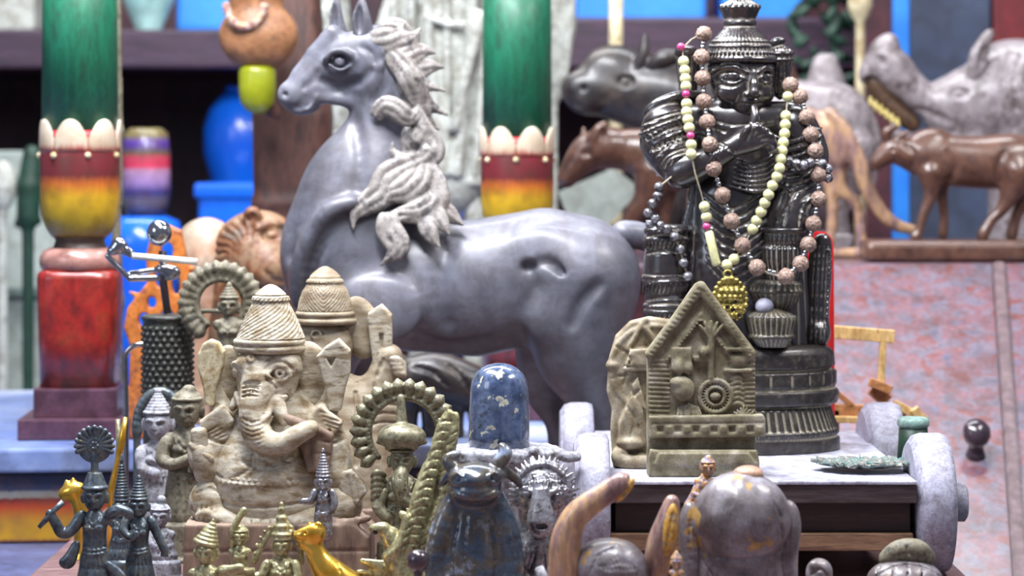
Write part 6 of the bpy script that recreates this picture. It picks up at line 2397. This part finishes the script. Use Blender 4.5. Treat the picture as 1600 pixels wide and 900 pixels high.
# ---------------------------------------------------------------- animals on the ledge (top at TZ)
LZ = TZ
Y = 2.99
cf = floor_py(Y, LZ)
t = thing('wooden_cow', 'red-brown polished wooden calf standing on a rounded slab at the right', 'figurine', P(1490, cf, Y))
box('stand_slab', P(1345, 0, Y).x, P(1660, 0, Y).x, Y - .045, Y + .03, LZ, LZ + 34 * Y / FP, M['midwood'], t, .0115, seg=5)
sf = cf - 34
sc = S(2.4)
sc.smoothpath([(1440, 240, 0, 32), (1480, 250, 0, 38), (1530, 254, 0, 40), (1580, 252, 0, 42), (1616, 256, 0, 36)], k=10, flat=1.2)
sc.ell((1452, 222, 0), (26, 20, 20), k=10)
sc.smoothpath([(1440, 244, 0, 28), (1416, 240, 0, 22), (1398, 234, 0, 19), (1382, 244, 0, 14), (1368, 256, 0, 10)], k=8)
sc.smoothpath([(1386, 216, -8, 6), (1384, 206, -12, 6), (1398, 198, -14, 4)], k=4)
sc.path([(1402, 216, -10, 6), (1418, 206, -12, 3)], k=3)
sc.smoothpath([(1452, 270, -16, 20), (1452, 300, -16, 10), (1440, 336, -16, 7), (1432, sf - 10, -16, 6), (1428, sf - 4, -16, 8)], k=6)
sc.smoothpath([(1470, 270, 16, 18), (1474, 306, 16, 9), (1478, 340, 16, 6), (1476, sf - 6, 16, 7)], k=6)
sc.smoothpath([(1586, 270, -16, 28), (1574, 306, -16, 14), (1560, 330, -16, 8), (1546, sf - 30, -16, 7), (1532, sf - 6, -16, 9)], k=8)
sc.smoothpath([(1606, 270, 16, 28), (1606, 306, 16, 14), (1592, 336, 16, 8), (1584, sf - 6, 16, 9)], k=8)
sc.ell((1462, 214, 0), (22, 12, 16), k=8)
sc.etch([(1412, 226), (1424, 240), (1422, 262)], 3, k=4, n=3)
sc.etch([(1476, 236), (1486, 260), (1480, 284)], 3.5, k=6, n=3)
sc.etch([(1560, 240), (1552, 264), (1560, 288)], 3.5, k=6, n=3)
sc.knob(1392, 234, (4, 3, 4), m='s')
sc.smoothpath([(1648, 250, 0, 6), (1656, 290, 0, 5), (1650, 330, 0, 5)], k=3)
sc.build('calf_body', M['midwood'], t, Y)

Y = 3.2
cf = floor_py(Y, LZ)
t = thing('open_jaw_beast', 'big pale grey wooden beast with gaping toothed jaws, behind the calf', 'carving', P(1560, cf, Y))
sc = S(3)
sc.smoothpath([(1660, 160, 0, 100), (1600, 150, 0, 82), (1530, 160, -4, 62), (1484, 168, -10, 46)], k=12, flat=1.15)
sc.ell((1580, 118, 0), (66, 56, 50), k=14)
sc.smoothpath([(1500, 160, -10, 42), (1450, 158, -14, 26), (1420, 136, -14, 25), (1396, 112, -14, 30), (1380, 88, -12, 26), (1388, 66, -10, 14)], k=8)
sc.smoothpath([(1362, 104, -12, 18), (1352, 120, -12, 12)], k=8)
sc.smoothpath([(1356, 128, -20, 10), (1376, 156, -22, 14), (1406, 190, -20, 14), (1430, 214, -16, 10)], k=4, m='s')
sc.smoothpath([(1520, 210, -10, 34), (1460, 226, -10, 22), (1420, 222, -10, 14), (1396, 206, -10, 9)], k=8)
sc.smoothpath([(1430, 172, -30, 5), (1460, 184, -44, 6), (1500, 206, -54, 6), (1546, 212, -58, 5)], k=5, m='s')
sc.knob(1490, 146, (16, 9, 8), m='s', k=4)
sc.knob(1490, 147, (10, 6, 7), k=2)
sc.knob(1374, 96, (5, 8, 8), m='s', k=3, rot=30)
for i in range(5):
    sc.etch([(1570 + i * 16, 86 + i * 2), (1556 + i * 16, 130), (1560 + i * 16, 170)], 4, n=3, k=4)
sc.smoothpath([(1516, 118, -40, 12), (1520, 92, -46, 14), (1530, 66, -46, 9), (1540, 52, -44, 5)], k=4)
sc.ell((1526, 92, -58), (8, 24, 8), k=4, m='s', rot=-10)
sc.path([(1600, 230, 0, 60), (1600, cf - 60, 0, 54)], k=14)
sc.lathe(1600, 0, [(cf - 70, 50), (cf, 58)], k=8)
sc.build('beast_body', M['greywood'], t, Y)
sc = S(2)
for i in range(6):
    x, y = 1358 + i * 8.4, 158 + i * 6.6
    sc.path([(x, y + 5, -20, 4.6), (x - 1, y - 6, -20, 2.4)], k=1.5)

sc.build('tooth_row', M['teeth'], t, Y)
sc = S(2.5)
sc.smoothpath([(1366, 126, -4, 15), (1390, 164, -4, 16), (1424, 192, -4, 14)], k=6)
sc.build('palate', M['mouth'], t, Y)

Y = 3.16
cf = floor_py(Y, LZ)
t = thing('dark_bull', 'dark wooden bull head and shoulders with upright horn, left of the black statue', 'figurine', P(985, cf, Y))
sc = S(3)
sc.smoothpath([(1100, 170, 0, 74), (1040, 150, 0, 66), (980, 142, 0, 52), (930, 138, -6, 38), (904, 140, -8, 28)], k=12, flat=1.2)
sc.ell((916, 158, -10), (26, 22, 26), k=10)
sc.ell((960, 104, 0), (50, 34, 36), k=14)
sc.smoothpath([(996, 106, -30, 10), (1004, 84, -34, 8), (1006, 58, -34, 4)], k=4)
sc.smoothpath([(1016, 104, -34, 10), (1036, 92, -40, 13), (1056, 88, -38, 8)], k=4)
sc.knob(976, 128, (13, 9, 8), m='s', k=4)
sc.knob(976, 129, (8, 6, 7), k=2)
sc.knob(912, 138, (5, 4, 5), m='s', k=2)
sc.etch([(896, 164), (920, 172), (946, 170)], 3, n=3)
sc.path([(1100, 200, 0, 80), (1096, 300, 0, 60)], k=14)
for x, dd in ((1046, -24), (1050, 24), (1130, -24), (1134, 24)):
    sc.path([(x, 260, dd, 24), (x, cf - 10, dd, 14)], k=10)
    sc.lathe(x, dd, [(cf - 14, 14), (cf, 16)], k=4)
sc.build('bull_body', M['darkwood'], t, Y)
Y = 3.0
cf = floor_py(Y, LZ)
t = thing('brown_calf', 'brown wooden calf head with pointed ears between the horse rump and black statue', 'figurine', P(980, cf, Y))
sc = S(2.6)
sc.smoothpath([(1100, 250, 0, 48), (1040, 246, 0, 46), (990, 236, 0, 34), (950, 232, 0, 28)], k=10, flat=1.2)
sc.smoothpath([(950, 230, -4, 30), (920, 238, -6, 28), (896, 264, -8, 19), (884, 280, -8, 14)], k=10)
sc.smoothpath([(926, 222, -24, 11), (936, 204, -28, 9), (944, 194, -28, 4)], k=4)
sc.ell((938, 210, -36), (4, 11, 5), k=2, m='s', rot=-20)
sc.path([(912, 222, 8, 8), (912, 200, 8, 3)], k=3)
sc.knob(914, 240, (9, 6, 6), m='s', k=3)
sc.knob(914, 241, (5, 4, 5), k=1)
sc.etch([(876, 286), (890, 290), (906, 284)], 2, n=3)
sc.smoothpath([(1020, 270, -14, 30), (1010, 310, -14, 20), (986, 340, -14, 13), (980, cf - 10, -14, 10)], k=8)
sc.smoothpath([(1040, 270, 14, 28), (1036, 320, 14, 16), (1030, cf - 10, 14, 10)], k=8)
for x, dd in ((980, -14), (1030, 14), (1110, -14), (1114, 14)):
    sc.lathe(x, dd, [(cf - 16, 10), (cf, 13)], k=4)
for x, dd in ((1110, -14), (1114, 14)):
    sc.path([(x, 270, dd, 28), (x, cf - 14, dd, 10)], k=8)
sc.build('calf_body', M['midwood'], t, Y)
Y = 3.16
cf = floor_py(Y, LZ)
t = thing('grey_bull', 'smooth grey wooden animal rump and hind legs right of the black statue head', 'figurine', P(1280, cf, Y))
sc = S(2.8)
sc.smoothpath([(1226, 186, 0, 50), (1250, 184, 0, 58), (1300, 190, 0, 62)], k=10, flat=1.2)
sc.ell((1306, 220, 0), (52, 70, 44), k=14)
sc.smoothpath([(1330, 230, -20, 34), (1326, 290, -22, 20), (1310, 330, -22, 12), (1316, cf - 38, -22, 10)], k=8)
sc.smoothpath([(1270, 230, 20, 34), (1266, 290, 22, 20), (1256, 330, 22, 12), (1258, cf - 38, 22, 10)], k=8)
sc.smoothpath([(1216, 230, -20, 30), (1206, 290, -22, 18), (1204, cf - 38, -22, 10)], k=8)
sc.smoothpath([(1352, 170, 0, 10), (1368, 220, 0, 8), (1362, 290, 0, 6)], k=4)
sc.build('bull_body', M['greywood'], t, Y)
box('stand_slab', P(1140, 0, Y).x, P(1330, 0, Y).x, Y - .045, Y + .04, LZ, LZ + 36 * Y / FP, M['greywood'], t, .0115, seg=5)
Y = 3.05
cf = floor_py(Y, LZ)
t = thing('antelope_figure', 'orange-brown slender antelope haunch with a long leg reaching to the slab', 'figurine', P(1300, cf, Y))
sc = S(2.4)
sc.smoothpath([(1240, 190, 0, 26), (1290, 208, 0, 30), (1312, 240, 0, 24)], k=8, flat=1.2)
sc.smoothpath([(1294, 176, -14, 9), (1318, 206, -16, 11), (1338, 250, -16, 12), (1352, 292, -16, 11), (1374, 330, -16, 10), (1400, 352, -16, 9), (1432, 360, -16, 6)], k=4)
sc.smoothpath([(1310, 240, 8, 20), (1312, 290, 8, 11), (1340, 322, 8, 8), (1350, cf - 12, 8, 8)], k=6)
sc.smoothpath([(1250, 200, 8, 18), (1300, 300, 8, 9), (1296, cf - 12, 8, 8)], k=6)
sc.path([(1298, cf - 8, 8, 9), (1350, cf - 8, 8, 9)], k=4)
sc.build('antelope_body', M['horn'], t, Y)
t.location.x += 0.0

# far right background
x0 = P(1397, 0, 3.7).x
t = thing('blue_post', 'bright sky-blue painted post behind the gaping beast', 'post', Vector((x0 + .012, 3.71, -.78)))
box('post_body', x0, P(1421, 0, 3.7).x, 3.7, 3.725, -.78, .9, M['blue2'], t, .002)
t = thing('slate_cabinet', 'dull slate-blue cabinet panel right of the bright blue post', 'cabinet', Vector((.62, 3.85, -.78)))
box('cabinet_body', P(1424, 0, 3.8).x, P(1548, 0, 3.8).x, 3.8, 3.95, -.78, .9, M['slate'], t, .003)
t = thing('red_post', 'dark red painted post in the top right corner', 'post', Vector((.73, 3.85, -.78)))
box('post_body', P(1552, 0, 3.8).x, P(1680, 0, 3.8).x, 3.8, 3.95, -.78, .9, M['maroon'] if False else mat('deep_red', [(110, 30, 36), (130, 38, 42)], .5, 10), t, .003)
t = thing('maroon_post', 'maroon painted post left of the bright blue post', 'post', Vector((.535, 3.86, -.78)))
box('post_body', P(1350, 0, 3.85).x, P(1394, 0, 3.85).x, 3.85, 3.9, -.78, .9, M['maroon'], t, .003)
t = thing('leafy_plant', 'blurred dark green foliage hanging above the statue right shoulder', 'plant', P(1300, floor_py(3.95, -.78), 3.95))
sc = S(5)
rr = random.Random(9)
for i in range(60):
    x, y = 1240 + rr.random() * 120, -40 + rr.random() * 170
    sc.ell((x, y, rr.uniform(-40, 40)), (16, 8, 6), rot=rr.uniform(-80, 80), k=3)
sc.path([(1300, -40, 0, 8), (1306, 130, 0, 8), (1300, floor_py(3.95, -.78) - 8, 0, 8)])
sc.build('foliage', M['dkgreen'], t, 3.95)
t = thing('cream_bottle', 'blurred cream bottle at the top edge left of the maroon post', 'bottle', P(1352, 46, 3.6))
t.location = P(1342, floor_py(3.55, LZ), 3.55)
b = floor_py(3.55, LZ)
t.location = Vector((P(1342, 0, 3.6).x, 3.6, -.78))
lathe('bottle_body', [(-40, 18), (10, 19), (26, 14), (34, 7), (60, 7), (floor_py(3.6, -.78), 16)], 1344, 3.6, M['cream_wood'], t)
for px, w, h_, lab, m in ((1205, 52, 80, 'rusty brown clay pot on the ledge, seen blurred beyond the black statue head', 'tan'), (1290, 36, 84, 'pale grey clay pot blurred on the ledge beyond the black statue head', 'greywood')):
    Yp = 3.36 if px < 1250 else 3.34
    t = thing('clay_pot', lab, 'pot', P(px, floor_py(Yp, LZ), Yp), 'clay pots on the ledge')
    b = floor_py(Yp, LZ)
    lathe('pot_body', [(h_, w * .3), (h_ + 6, w * .5), (h_ + 60, w), (h_ + 140, w * .9), (b, w * .5)], px, Yp, M['brown'] if m == 'tan' else M[m], t)
t = thing('wooden_post', 'pale cream wooden stick standing behind the dark bull', 'post', Vector((P(963, 0, 3.5).x, 3.5, -.78)))
tube('post_body', [P(963, -40, 3.5), P(962, 100, 3.5), Vector((P(962, 0, 3.5).x, 3.5, -.775))], .0095, M['cream_wood'], t)
t = thing('pale_card', 'pale grey-green board leaning behind the horse back', 'board', Vector((P(930, 0, 3.38).x, 3.38, LZ)))
prism('card_body', [(872, 300), (960, 262), (1002, 296), (950, 352), (960, floor_py(3.38, LZ)), (905, floor_py(3.38, LZ))], 3.38, 0, 10, M['offgreen'], t)
